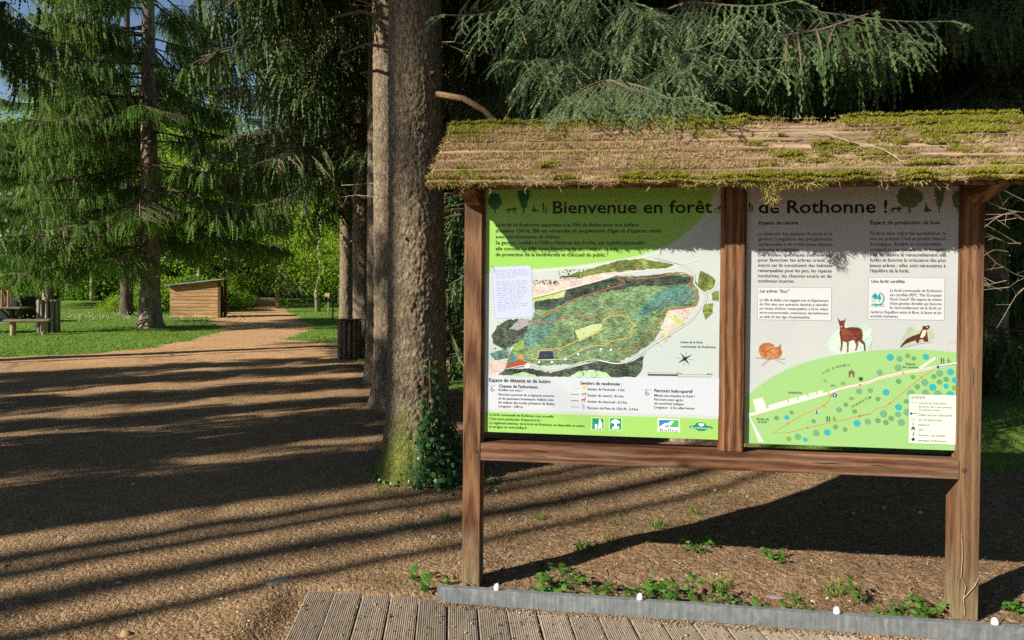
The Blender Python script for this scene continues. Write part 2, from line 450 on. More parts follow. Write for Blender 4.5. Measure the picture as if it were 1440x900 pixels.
def _plank():
    m, nt, b, out = new_mat('deck_wood')
    co = coords(nt, (1, 0.12, 1))
    oi = nt.nodes.new("ShaderNodeObjectInfo")
    c = ramp(nt, noise(nt, co, 60, 5, 0.7), [(0.3, (0.20, 0.165, 0.125)), (0.55, (0.32, 0.27, 0.21)), (0.75, (0.44, 0.38, 0.30))])
    v = nt.nodes.new("ShaderNodeHueSaturation"); v.inputs['Saturation'].default_value = 0.95
    nt.links.new(math_n(nt, 'ADD', math_n(nt, 'MULTIPLY', oi.outputs['Random'], 0.35), 0.8), v.inputs['Value'])
    nt.links.new(c, v.inputs['Color'])
    dirt = ramp(nt, noise(nt, coords(nt, (1, 1, 1), kind='Generated'), 6, 7, 0.75), [(0.48, (0, 0, 0)), (0.72, (1, 1, 1))])
    c = mixc(nt, math_n(nt, 'MULTIPLY', dirt, 0.75), v.outputs[0], (0.25, 0.17, 0.105))
    nt.links.new(c, b.inputs['Base Color'])
    b.inputs['Roughness'].default_value = 0.85; b.inputs['Specular IOR Level'].default_value = 0.2
    bump(nt, b, noise(nt, coords(nt), 160, 4), 0.3, 0.002)
    return m
MAT['deck_wood'] = _plank()

def ground_mat(name, base, chips, cell=70, cell2=24, patch=0.5, far=None):
    m, nt, b, out = new_mat(name)
    co = coords(nt)
    big = noise(nt, co, patch, 6, 0.62)
    mid = noise(nt, co, 9, 6, 0.7)
    f = math_n(nt, 'ADD', math_n(nt, 'MULTIPLY', big, 0.5), math_n(nt, 'MULTIPLY', mid, 0.5))
    c = ramp(nt, f, base)
    v1 = voro(nt, co, cell, out='Color'); v2 = voro(nt, co, cell2, out='Color')
    c1 = ramp(nt, v1, chips)
    sel = ramp(nt, math_n(nt, 'ADD', math_n(nt, 'MULTIPLY', mid, 0.6), math_n(nt, 'MULTIPLY', v2, 0.4)), [(0.40, (0.25, 0.25, 0.25)), (0.62, (0.9, 0.9, 0.9))])
    c = mixc(nt, sel, c, c1)
    if far:       # bare pale sand further along the path, needle litter trodden in nearer the board
        sx = nt.nodes.new("ShaderNodeSeparateXYZ"); nt.links.new(co, sx.inputs[0])
        fy = math_n(nt, 'MULTIPLY', math_n(nt, 'ADD', sx.outputs[1], math_n(nt, 'MULTIPLY', big, 6.0)), 0.04)
        c = mixc(nt, ramp(nt, fy, [(0.42, (0, 0, 0)), (0.70, (1, 1, 1))]), c, mixc(nt, 1.0, c, far, 'MULTIPLY'))
    nt.links.new(c, b.inputs['Base Color'])
    b.inputs['Roughness'].default_value = 0.95; b.inputs['Specular IOR Level'].default_value = 0.1
    d1 = voro(nt, co, cell); d2 = voro(nt, co, cell2)
    h = math_n(nt, 'ADD', math_n(nt, 'MULTIPLY', d1, -0.5), math_n(nt, 'ADD', math_n(nt, 'MULTIPLY', d2, -0.8), math_n(nt, 'MULTIPLY', noise(nt, co, 45, 5), 0.7)))
    bump(nt, b, h, 0.9, 0.010)
    return m
MAT['soil'] = ground_mat('soil', [(0.3, (0.10, 0.060, 0.034)), (0.52, (0.20, 0.125, 0.070)), (0.72, (0.30, 0.20, 0.12))], [(0.0, (0.09, 0.055, 0.03)), (0.5, (0.24, 0.155, 0.09)), (0.8, (0.33, 0.235, 0.145)), (1.0, (0.46, 0.37, 0.26))])
MAT['gravel'] = ground_mat('gravel', [(0.3, (0.105, 0.064, 0.033)), (0.52, (0.25, 0.160, 0.083)), (0.72, (0.39, 0.265, 0.145))], [(0.0, (0.08, 0.05, 0.028)), (0.4, (0.25, 0.160, 0.085)), (0.8, (0.40, 0.28, 0.165)), (1.0, (0.60, 0.51, 0.37))], 105, 42, far=(1.75, 1.62, 1.5))
MAT['turf'] = ground_mat('turf', [(0.3, (0.05, 0.11, 0.018)), (0.52, (0.10, 0.20, 0.03)), (0.74, (0.17, 0.26, 0.055))], [(0.0, (0.05, 0.11, 0.016)), (0.6, (0.13, 0.23, 0.036)), (1.0, (0.24, 0.28, 0.08))], 40, 14)
MAT['pebble'] = leafy('pebble', [(0.0, (0.09, 0.056, 0.032)), (0.4, (0.26, 0.168, 0.09)), (0.8, (0.43, 0.31, 0.19)), (1.0, (0.66, 0.59, 0.47))], 0, rough=0.85)
MAT['litter'] = leafy('litter', [(0.0, (0.06, 0.035, 0.02)), (0.5, (0.20, 0.12, 0.065)), (0.9, (0.36, 0.25, 0.15)), (1.0, (0.50, 0.40, 0.27))], 0, rough=0.9)
# ------------------------------------------------------------------ terrain
TH = math.radians(6.8)
BO = Vector((-0.198, 3.42, 0.0))            # foot of the board's first post
RTV = Vector((math.cos(TH), -math.sin(TH), 0)); BKV = Vector((math.sin(TH), math.cos(TH), 0))
def to_board(x, y):
    dx, dy = x - BO.x, y - BO.y
    return dx * RTV.x + dy * RTV.y, dx * BKV.x + dy * BKV.y

def ground_h(x, y):
    x = np.asarray(x, float); y = np.asarray(y, float)
    s, b = to_board(x, y)
    z = 0.016 * fbm(x * 1.3, y * 1.3, 3) + 0.009 * fbm(x * 5, y * 5, 8)
    near = np.hypot(x, y)
    z = z * sstep(60, 25, near) + 0.05 * fbm(x * 0.12, y * 0.12, 4) * sstep(8, 20, near)
    z = z + 0.15 * sstep(0.9, 3.2, x) * sstep(3.9, 5.6, y) + 0.04 * sstep(0.35, 1.0, s) * sstep(0.1, 0.35, b) * sstep(1.0, 0.6, b)
    z = z + 0.5 * sstep(26, 56, y)
    # the soil lies under the deck and just behind its steel edge
    deck = sstep(0.02, -0.06, b + 0.12) * sstep(-0.95, -0.80, s)
    return z * (1 - deck) - 0.06 * deck

PATH_L = [(-5, -40), (13.0, -40), (13.3, -10.6), (13.9, -9.1), (15.5, -8.35), (17.5, -8.4), (21, -9.1), (24, -10.6), (27, -12.2), (30, -13.0), (36, -15.0), (42, -17.5), (56, -25), (90, -44)]
PATH_R = [(-5, 3.0), (2.2, 2.4), (3.0, 0.0), (4.2, -0.6), (5.4, -1.05), (8, -1.75), (10, -2.3), (12.5, -3.0), (14.5, -3.9), (17.4, -4.8), (18.1, -5.95), (21, -6.35), (25, -7.3), (28, -8.7), (34, -11.2), (42, -14.3), (56, -20), (90, -37)]
def path_sides(x, y):
    n = 0.22 * fbm(x * 1.1, y * 1.1, 31) + 0.10 * fbm(x * 4, y * 4, 33)
    l = np.interp(y, [p[0] for p in PATH_L], [p[1] for p in PATH_L]); r = np.interp(y, [p[0] for p in PATH_R], [p[1] for p in PATH_R])
    return x - l + n, r - x + n              # both > 0 on the path

def lawn_mask(x, y):
    l, r = path_sides(x, y)
    left = np.minimum(-l, y - 13.1 + 0.25 * fbm(x, y, 40))
    edge = np.interp(x, [-40, -4.2, -3, -1, 0.5, 1.6, 2.6, 5, 40], [17.3, 17.3, 13.2, 10.0, 8.2, 6.9, 5.3, 4.8, 4.8])
    right = np.minimum(-r, y - edge + 0.5 * fbm(x * 1.2, y * 1.2, 42))
    return np.maximum(left, right)

def sheet(name, xs, ys, mask, dz, mat):
    X, Y = np.meshgrid(xs, ys)
    Z = ground_h(X, Y) + dz
    nx = len(xs)
    V = np.stack([X.ravel(), Y.ravel(), Z.ravel()], 1)
    i = np.arange((len(ys) - 1) * (nx - 1)); q = (i // (nx - 1)) * nx + i % (nx - 1)
    F = np.stack([q, q + 1, q + nx + 1, q + nx], 1)
    if mask is not None:
        M = mask(X, Y).ravel()
        # the outermost ring of the sheet dips under the ground, so that its edge is a clean line
        V[:, 2] -= np.where(M < 0.0, np.minimum(-M, 0.12) * 0.25, 0)
        F = F[(M[F] > -0.14).any(axis=1)]
        used, inv = np.unique(F, return_inverse=True)
        V = V[used]; F = inv.reshape(-1, 4)
    o = link(name, np_mesh(name, V, F, mat, smooth=True))
    set_props(o, kind='structure')
    return o

def graded(lo, hi, c, d0, g):
    out = [c]; d = d0
    while out[-1] < hi: out.append(out[-1] + d); d *= g
    a = [c]; d = d0
    while a[-1] > lo: a.append(a[-1] - d); d *= g
    return np.array(a[:0:-1] + out)

sheet('ground', graded(-420, 420, 0.8, 0.030, 1.022), graded(-160, 520, 3.9, 0.030, 1.022), None, 0.0, MAT['soil'])
sheet('path', graded(-34, 3.2, -2.0, 0.045, 1.012), graded(-6, 88, 4.2, 0.045, 1.012), lambda x, y: np.minimum(*path_sides(x, y)), 0.006, MAT['gravel'])
sheet('lawn', graded(-60, 45, -6, 0.09, 1.018), graded(4.6, 75, 14, 0.09, 1.015), lawn_mask, 0.012, MAT['turf'])

# ------------------------------------------------------------------ deck of ribbed planks and its steel edge
deck_root = thing('boardwalk_deck', 'ribbed grey brown plank deck lying in front of the information board', 'deck')
PD = Vector((-0.0926, 0.9957, 0)).normalized(); PN = Vector((PD.y, -PD.x, 0))
DL = Vector((-0.996, 3.31, 0)); DR = (Vector((2.155, 2.866, 0)) - Vector((-0.345, 3.204, 0))).normalized()
def plank_mesh(w, length, seed):
    rnd = random.Random(seed)
    m = MB(); n = 13                           # fine ribs run along the plank
    prof = [(0.002, -0.026), (0.002, -0.002)]
    for k in range(n):
        a = 0.004 + (w - 0.008) * k / n; b = 0.004 + (w - 0.008) * (k + 1) / n; d = (b - a)
        prof += [(a + d * 0.12, 0.0), (a + d * 0.55, 0.0), (a + d * 0.68, -0.0035), (a + d * 0.95, -0.0035)]
    prof += [(w - 0.002, -0.002), (w - 0.002, -0.026)]
    skew = 0.0
    segs = 5
    V = []; F = []
    for j in range(segs + 1):
        t = j / segs
        wob = rnd.uniform(-0.0015, 0.0015)
        for (px, pz) in prof: V.append((px + wob, -length * t, pz + rnd.uniform(-0.0004, 0.0004)))
    n = len(prof)
    for j in range(segs):
        for k in range(n - 1): F.append((j * n + k, j * n + k + 1, (j + 1) * n + k + 1, (j + 1) * n + k))
    F.append(tuple(range(n))); F.append(tuple(segs * n + k for k in range(n))[::-1])
    return m.add(V, F)
kmax = 23
SP = 0.1415
rot_p = Matrix((( PN.x, PD.x, 0), (PN.y, PD.y, 0), (0, 0, 1)))
tilt = PN.dot(DR)
plank_me = []
for v in range(3):
    o = plank_mesh(SP * tilt - 0.006, 2.3, v).build('plank', MAT['deck_wood'])
    plank_me.append(o.data); bpy.data.objects.remove(o)
for k in range(kmax):
    o = link('plank', plank_me[k % 3], deck_root)
    p = DL + DR * (SP * k)
    jz = random.uniform(-0.002, 0.002)
    o.matrix_local = Matrix.Translation((p.x, p.y, 0.028 + jz)) @ (Matrix.Rotation(random.uniform(-0.002, 0.002), 4, 'Z') @ rot_p.to_4x4())
jo = MB()
for t in (0.25, 0.9, 1.6):
    a = DL - PD * t; b = a + DR * (SP * kmax)
    jo.tube([(a.x, a.y, -0.025), (b.x, b.y, -0.025)], 0.022, 4)
jo.build('joist', MAT['dark_wood'], deck_root)

KL = Vector((-0.345, 3.204, 0)); KLEN = 3.2
ka = math.atan2(DR.y, DR.x)
edge_root = thing('steel_edge', 'galvanised steel edging along the back of the plank deck', 'edging', (KL.x, KL.y, 0.028), ka)
m = MB()
m.box(0, KLEN, 0, 0.003, 0.001, 0.074); m.box(0, KLEN, 0.0032, 0.034, 0.0710, 0.0740); m.box(0, KLEN, 0.031, 0.034, 0.001, 0.0705)
m.build('channel', MAT['galvanised'], edge_root, bevel=0.0008)
stud_px = [(-0.064, 3.138), (0.597, 3.052), (1.449, 2.936), (2.087, 2.838)]
stud_lab = ['white rounded stud on the steel edging beside the left board post', 'white rounded stud on the steel edging below the middle board post',
            'white rounded stud on the steel edging between the middle and right board posts', 'white rounded stud on the steel edging right of the right board post']
stud_me = None
for (x, y), lab in zip(stud_px, stud_lab):
    s = (Vector((x, y, 0)) - KL).dot(DR)
    c = KL + DR * s + Vector((-DR.y, DR.x, 0)) * 0.020
    if stud_me is None:
        mm = MB()
        prof = [(0.0145, 0.0), (0.0155, 0.005), (0.0145, 0.014), (0.0118, 0.022), (0.007, 0.0275), (0.0013, 0.029)]
        V = [(r * math.cos(k * math.pi / 8), r * math.sin(k * math.pi / 8), z) for r, z in prof for k in range(16)]
        F = [(i * 16 + k, i * 16 + (k + 1) % 16, (i + 1) * 16 + (k + 1) % 16, (i + 1) * 16 + k) for i in range(5) for k in range(16)]
        F += [tuple(range(16))[::-1], tuple(80 + k for k in range(16))]
        mm.add(V, F)
        o = mm.build('edge_stud', MAT['stud'], smooth=True); stud_me = o.data
    else:
        o = link('edge_stud', stud_me)
    o.location = (c.x, c.y, 0.102); o.rotation_euler = (random.uniform(-.1, .1), random.uniform(-.1, .1), random.uniform(0, 6))
    set_props(o, lab, 'stud', 'white studs along the steel edging')

# ------------------------------------------------------------------ the information board
board = thing('information_board', 'large wooden forest information board with mossy plank roof and two printed panels', 'information board', BO, -TH)
def post(s, half, b0, b1, z0, z1, mat, name='post', bev=0.004):
    m = MB().box(s - half, s + half, b0, b1, z0, z1)
    return m.build(name, mat, board, bevel=bev)
post(0.0, 0.045, 0.0, 0.125, -0.15, 2.12, MAT['post_wood'])
post(2.36, 0.045, 0.0, 0.125, -0.15, 2.12, MAT['post_wood'])
post(1.285, 0.048, 0.0, 0.10, 0.7455, 2.03, MAT['post_wood'])
MB().box(0.0455, 2.3145, 0.001, 0.125, 0.655, 0.745).build('bottom_rail', MAT['rail_wood'], board, bevel=0.005)
MB().box(0.0455, 2.3145, 0.002, 0.115, 2.031, 2.115).build('top_beam', MAT['rail_wood'], board, bevel=0.004)
for s0, s1 in ((0.0455, 0.057), (1.221, 1.2365), (1.3335, 1.341), (2.306, 2.3145)):
    MB().box(s0, s1, 0.016, 0.060, 0.7455, 2.0305).build('batten', MAT['post_wood'], board, bevel=0.0015)
for s in (0.0, 2.36):     # short arms that carry the eave, notched on the post heads
    m = MB()
    prof = [(-0.235, 2.005), (-0.235, 2.035), (0.30, 2.36), (0.58, 2.17), (0.58, 2.10), (0.126, 1.955), (-0.02, 1.945)]
    V = [(s - 0.036, y, z) for y, z in prof] + [(s + 0.036, y, z) for y, z in prof]
    n = len(prof)
    m.add(V, [tuple(range(n)), tuple(range(n, 2 * n))[::-1]] + [(i, (i + 1) % n, n + (i + 1) % n, n + i) for i in range(n)])
    m.build('rafter', MAT['beam_wood'], board, bevel=0.003)

for (s, z) in ((2.330, .700), (.020, .702)):      # wooden plugs over the bolts of the rail
    m = MB(); m.add([(s + .011 * math.cos(k * math.pi / 6), y, z + .011 * math.sin(k * math.pi / 6)) for y in (.004, -.003) for k in range(12)], [tuple(range(12)), tuple(range(12, 24))[::-1]] + [(k, (k + 1) % 12, 12 + (k + 1) % 12, 12 + k) for k in range(12)])
    m.build('bolt_plug', MAT['dark_wood'], board)

# roof: sheathing with lapped, weathered boards, and moss growing on them
def roof_pt(s, t, lift=0.0):
    """t: 0 at the eave .. 1 at the ridge of the front slope, board coordinates"""
    y = -0.25 + 0.53 * t; z = 2.012 + 0.375 * t
    return y - 0.577 * lift, z + 0.816 * lift
roof = MB()
S0, S1 = -0.172, 2.685
for (ya, za, yb, zb) in ((-0.245, 2.013, 0.282, 2.386), (0.2835, 2.386, 0.62, 2.148)):
    V = [(s, y, z + dz) for dz in (-0.018, 0.0) for (s, y, z) in ((S0 + .01, ya, za), (S1 - .01, ya, za), (S1 - .01, yb, zb), (S0 + .01, yb, zb))]
    roof.add(V, [(3, 2, 1, 0), (4, 5, 6, 7), (0, 1, 5, 4), (1, 2, 6, 5), (2, 3, 7, 6), (3, 0, 4, 7)])
roof_o = roof.build('roof', MAT['beam_wood'], board)
NC = 6
def roof_board(k, front=True):
    ns, nt_ = 150, 6
    t0 = k / NC - 0.02; t1 = min((k + 1) / NC + 0.05, 1.0)
    if k == 0: t0 = -0.015
    s = np.linspace(S0 + random.uniform(-.018, .006), S1 + random.uniform(-.01, .02), ns)
    tt = np.linspace(t0, t1, nt_)
    S, T = np.meshgrid(s, tt)
    edge = 0.020 * fbm(S * 2.2, S * 0 + k * 7.3, 50) + 0.011 * fbm(S * 14, S * 0 + k * 3.1, 51)
    T = T + np.where(np.arange(nt_)[:, None] == 0, edge / 0.65, edge / 0.65 * 0.3)
    lift = 0.006 + 0.024 * (1 - (T - t0) / (t1 - t0)) + 0.011 * fbm(S * 1.8, T * 24, 60 + k) + 0.009 * fbm(S * 5, T * 90, 70 + k)
    sag = -0.010 * np.sin((S - S0) / (S1 - S0) * math.pi) * (1 - T)
    y, z = roof_pt(S, T, lift); z = z + sag
    yb, zb = roof_pt(S, T, lift - np.where(np.arange(nt_)[:, None] == 0, 0.022, 0.012)); zb = zb + sag
    if not front:
        y, yb = 0.566 - y + 0.002, 0.566 - yb + 0.002
    top = np.stack([S, y, z], 2).reshape(-1, 3); bot = np.stack([S, yb, zb], 2).reshape(-1, 3)
    V = np.concatenate([top, bot]); N = ns * nt_
    F = []
    for j in range(nt_ - 1):
        for i in range(ns - 1):
            a = j * ns + i
            F.append((a, a + 1, a + ns + 1, a + ns)); F.append((N + a, N + a + ns, N + a + ns + 1, N + a + 1))
    for i in range(ns - 1):
        F.append((i, N + i, N + i + 1, i + 1)); a = (nt_ - 1) * ns + i; F.append((a, a + 1, N + a + 1, N + a))
    for j in range(nt_ - 1):
        a = j * ns; F.append((a, a + ns, N + a + ns, N + a)); a = j * ns + ns - 1; F.append((a, N + a, N + a + ns, a + ns))
    F = np.array(F)
    if not front: F = F[:, ::-1]
    link('roof_board', np_mesh('roof_board', V, F, MAT['roof_wood']), roof_o)
for k in range(NC): roof_board(k)
for k in range(2, NC): roof_board(k, False)

def blade_tpl(n=1, bend=0.35):
    # thin curved blade along +z, width in x, 3 triangles
    V = np.array([(-.5, 0, 0), (.5, 0, 0), (-.38, bend * .3, .5), (.38, bend * .3, .5), (0, bend, 1.0)])
    return V, np.array([(0, 1, 2), (1, 3, 2), (2, 3, 4)])

def roof_moss():
    rng = np.random.default_rng(21)
    n = 300000
    s = rng.uniform(S0 - .01, S1 + .01, n); t = rng.uniform(-0.03, 1.02, n)
    g = 0.75 * fbm(s * 2.3, t * 2.6, 80) + 0.55 * fbm(s * 8, t * 5.5, 81) + 0.30 * fbm(s * 26, t * 17, 82)     # where green moss thrives
    dens = 0.20 + 0.34 * fbm(s * 3.0, t * 3, 85) + 0.34 * fbm(s * 13, t * 9, 86) + .22 * sstep(1.15, .7, s)
    green = g + .21 + 0.42 * sstep(0.16, 0.0, t) + 0.30 * sstep(0.82, 1.0, t) + 0.36 * sstep(1.9, 2.4, s) * sstep(0.35, 0.8, t) + 0.42 * sstep(.62, .95, t) * sstep(.7, .95, s) * sstep(1.5, 1.25, s) + 0.3 * sstep(0.75, 0.1, s) * sstep(0.55, 0.8, t) + .2 * sstep(.5, .15, t) * sstep(.8, 1.1, s) * sstep(1.7, 1.3, s)
    bare = sstep(1.05, 1.5, s) * sstep(2.6, 2.2, s) * sstep(0.16, 0.3, t) * sstep(0.97, 0.8, t)
    keep = (green > 0.34 + .08 * rng.random(n)) | (rng.random(n) < np.clip(dens, 0.03, 1) * (1 - 0.85 * bare))
    s, t, green = s[keep], t[keep], green[keep]; n = len(s)
    isg = green + rng.normal(0, 0.19, n) > 0.37
    clump = np.clip((green - .34) * 2, 0, 1)
    lift = 0.014 + 0.024 * (1 - (t * NC) % 1.0) * 0.7 + 0.030 * clump * (.55 + .45 * fbm(s * 22, t * 14, 99)) * np.where(isg, 1, .6)
    y, z = roof_pt(s, t, lift)
    z = z - 0.010 * np.sin((s - S0) / (S1 - S0) * math.pi) * (1 - t)
    P = np.stack([s, y, z], 1)
    # leaning: green moss stands up the slope normal, dry moss lies tangled
    R = rot_xyz(rng.normal(0.55, 0.75, n) + np.where(isg, 0, rng.normal(0, .7, n)), rng.normal(0, np.where(isg, 0.75, 1.15), n), rng.uniform(0, 6.28, n) * np.where(isg, 1, .5))
    L = np.where(isg, rng.uniform(0.008, 0.020, n), rng.uniform(0.010, 0.032, n))
    W = np.where(isg, rng.uniform(0.003, 0.006, n), rng.uniform(0.0018, 0.0038, n))
    Vt, Ft = blade_tpl()
    V, F = spread(Vt, Ft, R, np.stack([W, L * .8, L], 1), P)
    base = 0.34 + .20 * fbm(s * 9, t * 7, 90)
    tone = np.where(isg, np.clip(base + rng.normal(0, 0.11, n), 0, 0.56), np.clip(.79 + .12 * fbm(s * 6, t * 9, 91) + rng.normal(0, 0.12, n), 0.6, 1.0))
    # fringe hanging over the eave
    m = 6500
    s2 = rng.uniform(S0 - .01, S1, m); w = fbm(s2 * 2.3, s2 * 0, 95) + 0.6 * fbm(s2 * 9, s2 * 0, 96)
    k2 = w > -0.12
    s2 = s2[k2]; w = w[k2]; m = len(s2)
    Lf = rng.uniform(0.010, 0.026, m) * (1 + np.clip(w, 0, .7)); clump = np.exp(-((s2 - 1.385) / 0.030) ** 2)
    Lf = Lf * (1 + 0.7 * clump)
    drop = rng.uniform(0, 1, m) * (0.010 + 0.026 * np.clip(w, 0, 1) + 0.085 * clump)
    P2 = np.stack([s2, -0.262 + rng.uniform(-.016, .018, m), 2.024 - drop - 0.010 * np.sin((s2 - S0) / (S1 - S0) * math.pi)], 1)
    R2 = rot_xyz(rng.normal(math.pi, 0.6, m), rng.normal(0, 0.7, m), rng.uniform(0, 6.28, m))
    V2, F2 = spread(Vt, Ft, R2, np.stack([rng.uniform(.0025, .0045, m), Lf * .6, Lf], 1), P2)
    tone2 = np.where(rng.random(m) < 0.58, np.clip(rng.normal(0.36, .12, m), 0, .56), np.clip(rng.normal(.80, .1, m), .6, 1))
    V = np.concatenate([V, V2]); F = np.concatenate([F, F2 + n * len(Vt)]); tone = np.repeat(np.concatenate([tone, tone2]), len(Ft))
    o = link('moss', np_mesh('moss', V, F, MAT['moss'], tone), roof_o)
    o['kind'] = 'stuff'
roof_moss()
# dry root ends dangling from the eave
fr = MB()
for s in (0.02, 0.115, 0.30, 0.44, 0.62, 0.86, 1.03, 1.55, 1.83, 1.86, 2.06, 2.09):
    a = Vector((s, -0.262, 2.005)); pts = [a]
    for j in range(4): a = a + Vector((random.uniform(-.012, .014), random.uniform(-.004, .004), -random.uniform(.004, .012))); pts.append(a)
    fr.tube(pts, [0.0022, .002, .0018, .0015, .001], 4)
fr.build('rootlets', MAT['dead_twig'], roof_o)['kind'] = 'stuff'
# ------------------------------------------------------------------ printed panels
_H = [0.0039960841, 3.1958883e-05, -2.6759968, 0.00024730253, -0.0039620849, 3.1005318, 0.0001373618, -1.3665877e-05]
def LP(x, y):
    """survey of the panels: rectifies a measured point to metres on the panel face (along the board, height)"""
    w = _H[6] * x + _H[7] * y + 1
    return (_H[0] * x + _H[1] * y + _H[2]) / w, (_H[3] * x + _H[4] * y + _H[5]) / w
PANEL_Y = 0.028
PRINT = {}
def ink(hexcol):
    if hexcol not in PRINT:
        m = flat('print_' + hexcol, srgb(hexcol), 0.42, 0.35); PRINT[hexcol] = m
    return PRINT[hexcol]

def panel_base(s0, s1, z0, z1, mat):
    m = MB().box(s0, s1, PANEL_Y, PANEL_Y + 0.008, z0, z1)
    return m.build('panel', mat, board, bevel=0.001)

def _paper(name, c1, c2):
    m, nt, b, out = new_mat(name)
    nt.links.new(ramp(nt, noise(nt, coords(nt), 2.2, 5), [(0.35, c1), (0.7, c2)]), b.inputs['Base Color'])
    b.inputs['Roughness'].default_value = 0.33; b.inputs['Specular IOR Level'].default_value = 0.4
    return m
PL = panel_base(0.0575, 1.2205, 0.7955, 2.030, _paper('panel_print', srgb('#bac5c3'), srgb('#b4c1c0')))
PR = panel_base(1.3415, 2.3055, 0.784, 2.030, _paper('panel_print_grey', srgb('#b4b9bb'), srgb('#bcc1c2')))

class Pr:
    """flat print: polygons lying on a panel, one mesh per build"""
    def __init__(s, layer): s.y = PANEL_Y - 0.0002 * layer; s.V = []; s.F = []; s.I = []; s.M = []
    def mi(s, mat):
        mat = ink(mat) if isinstance(mat, str) else mat
        if mat not in s.M: s.M.append(mat)
        return s.M.index(mat)
    def poly_m(s, pts, mat, dy=0.0):
        b = len(s.V); s.V += [(a, s.y - dy * 0.15, z) for a, z in pts]
        pts2 = [Vector((a, z, 0)) for a, z in pts]
        from mathutils.geometry import tessellate_polygon
        for t in tessellate_polygon([pts2]): s.F.append(tuple(b + i for i in t)); s.I.append(s.mi(mat))
    def poly(s, pts, mat, dy=0.0): s.poly_m([LP(*p) for p in pts], mat, dy)
    def rect(s, x0, y0, x1, y1, mat, dy=0.0):
        a, b = LP(x0, y0), LP(x1, y1); c = LP(x0, y1); d = LP(x1, y0)
        s0, s1 = (a[0] + c[0]) / 2, (b[0] + d[0]) / 2
        zt, zb = (a[1] + d[1]) / 2, (b[1] + c[1]) / 2
        s.poly_m([(s0, zb), (s1, zb), (s1, zt), (s0, zt)], mat, dy)
    def line(s, pts, w, mat, dy=0.0, closed=False):
        P = [Vector(LP(*p)) for p in pts]; w *= 0.0036 / 2
        if closed: P = P + [P[0]]
        mi = s.mi(mat)
        L = []; R = []
        for i, p in enumerate(P):
            d = (P[min(i + 1, len(P) - 1)] - P[max(i - 1, 0)])
            if d.length < 1e-9: d = Vector((1, 0))
            d.normalize(); n = Vector((-d.y, d.x))
            L.append(p + n * w); R.append(p - n * w)
        b = len(s.V)
        for l, r in zip(L, R): s.V += [(l.x, s.y - dy * 0.15, l.y), (r.x, s.y - dy * 0.15, r.y)]
        for i in range(len(P) - 1): s.F.append((b + 2 * i, b + 2 * i + 1, b + 2 * i + 3, b + 2 * i + 2)); s.I.append(mi)
    def disc(s, x, y, r, mat, dy=0.0, n=16, ry=None):
        c = LP(x, y); r *= 0.0035; ry = r if ry is None else ry * 0.0035
        s.poly_m([(c[0] + r * math.cos(2 * math.pi * k / n), c[1] + ry * math.sin(2 * math.pi * k / n)) for k in range(n)], mat, dy)
    def build(s, name, parent):
        me = bpy.data.meshes.new(name); me.from_pydata(s.V, [], s.F)
        for m in s.M: me.materials.append(m)
        me.polygons.foreach_set("material_index", s.I)
        me.update()
        o = link(name, me, parent); o['kind'] = 'stuff'
        return o

def smooth_curve(pts, n=6):
    out = []
    for i in range(len(pts) - 1):
        p0, p1, p2, p3 = pts[max(i - 1, 0)], pts[i], pts[i + 1], pts[min(i + 2, len(pts) - 1)]
        for k in range(n):
            t = k / n
            out.append(tuple(0.5 * ((2 * b) + (-a + c) * t + (2 * a - 5 * b + 4 * c - d) * t * t + (-a + 3 * b - 3 * c + d) * t ** 3) for a, b, c, d in zip(p0, p1, p2, p3)))
    return out + [pts[-1]]

_tc = bpy.data.curves.new("lettering", 'FONT'); _to = bpy.data.objects.new("lettering_source", _tc); COL.objects.link(_to)
def text_geo(body, bold=0.0, shear=0.0):
    _tc.body = body; _tc.size = 1.0; _tc.resolution_u = 2; _tc.offset = bold; _tc.shear = shear; _tc.fill_mode = 'FRONT'
    dg = bpy.context.evaluated_depsgraph_get()
    me = bpy.data.meshes.new_from_object(_to.evaluated_get(dg))
    n = len(me.vertices); V = np.empty(n * 3, np.float32); me.vertices.foreach_get("co", V); V = V.reshape(-1, 3)
    F = [tuple(p.vertices) for p in me.polygons]
    bpy.data.meshes.remove(me)
    return V, F
def lettering(parent, name, col, lines, layer=6, bold=0.0, shear=0.0):
    """lines: (text, x0, x1, baseline y, cap height) in survey units; each line fitted to its measured width"""
    AV = []; AF = []
    for (body, x0, x1, y, cap) in lines:
        V, F = text_geo(body, bold, shear)
        if not len(V): continue
        s0, z = LP(x0, y); s1, _ = LP(x1, y)
        w = V[:, 0].max() - V[:, 0].min()
        sx = (s1 - s0) / w; sz = cap * 0.00352 / 0.73
        b = sum(len(v) for v in AV)
        AV.append(np.stack([s0 + (V[:, 0] - V[:, 0].min()) * sx, np.full(len(V), PANEL_Y - 0.0002 * layer), z + V[:, 1] * sz], 1))
        AF += [tuple(i + b for i in f) for f in F]
    me = bpy.data.meshes.new(name); me.from_pydata(np.concatenate(AV).tolist(), [], AF)
    me.materials.append(ink(col)); me.update()
    o = link(name, me, parent); o['kind'] = 'stuff'
    return o

# --- left panel: fields of colour
f = Pr(1)
arc = smooth_curve([(1004, 262), (996, 292), (975, 318), (945, 341), (905, 357), (860, 366), (800, 374), (740, 379), (683, 384)], 5)
f.poly([(683, 262)] + arc, '#90c45c')
f.rect(681, 528, 1011, 580, '#c0c8d2', 0.0002)
b = LP(680, 580)
zb0, zb1 = LP(845, 584)[1], 0.7965
f.poly_m([(0.058, zb1), (1.2195, zb1), (1.2195, zb0), (0.058, zb0)], '#94c466', 0.0003)
f.build('colour_field', PL)
g = Pr(2)
g.line([(x + 6, y + 3) for x, y in arc], 1.2, '#c9e6ad')
g.build('arc_line', PL)

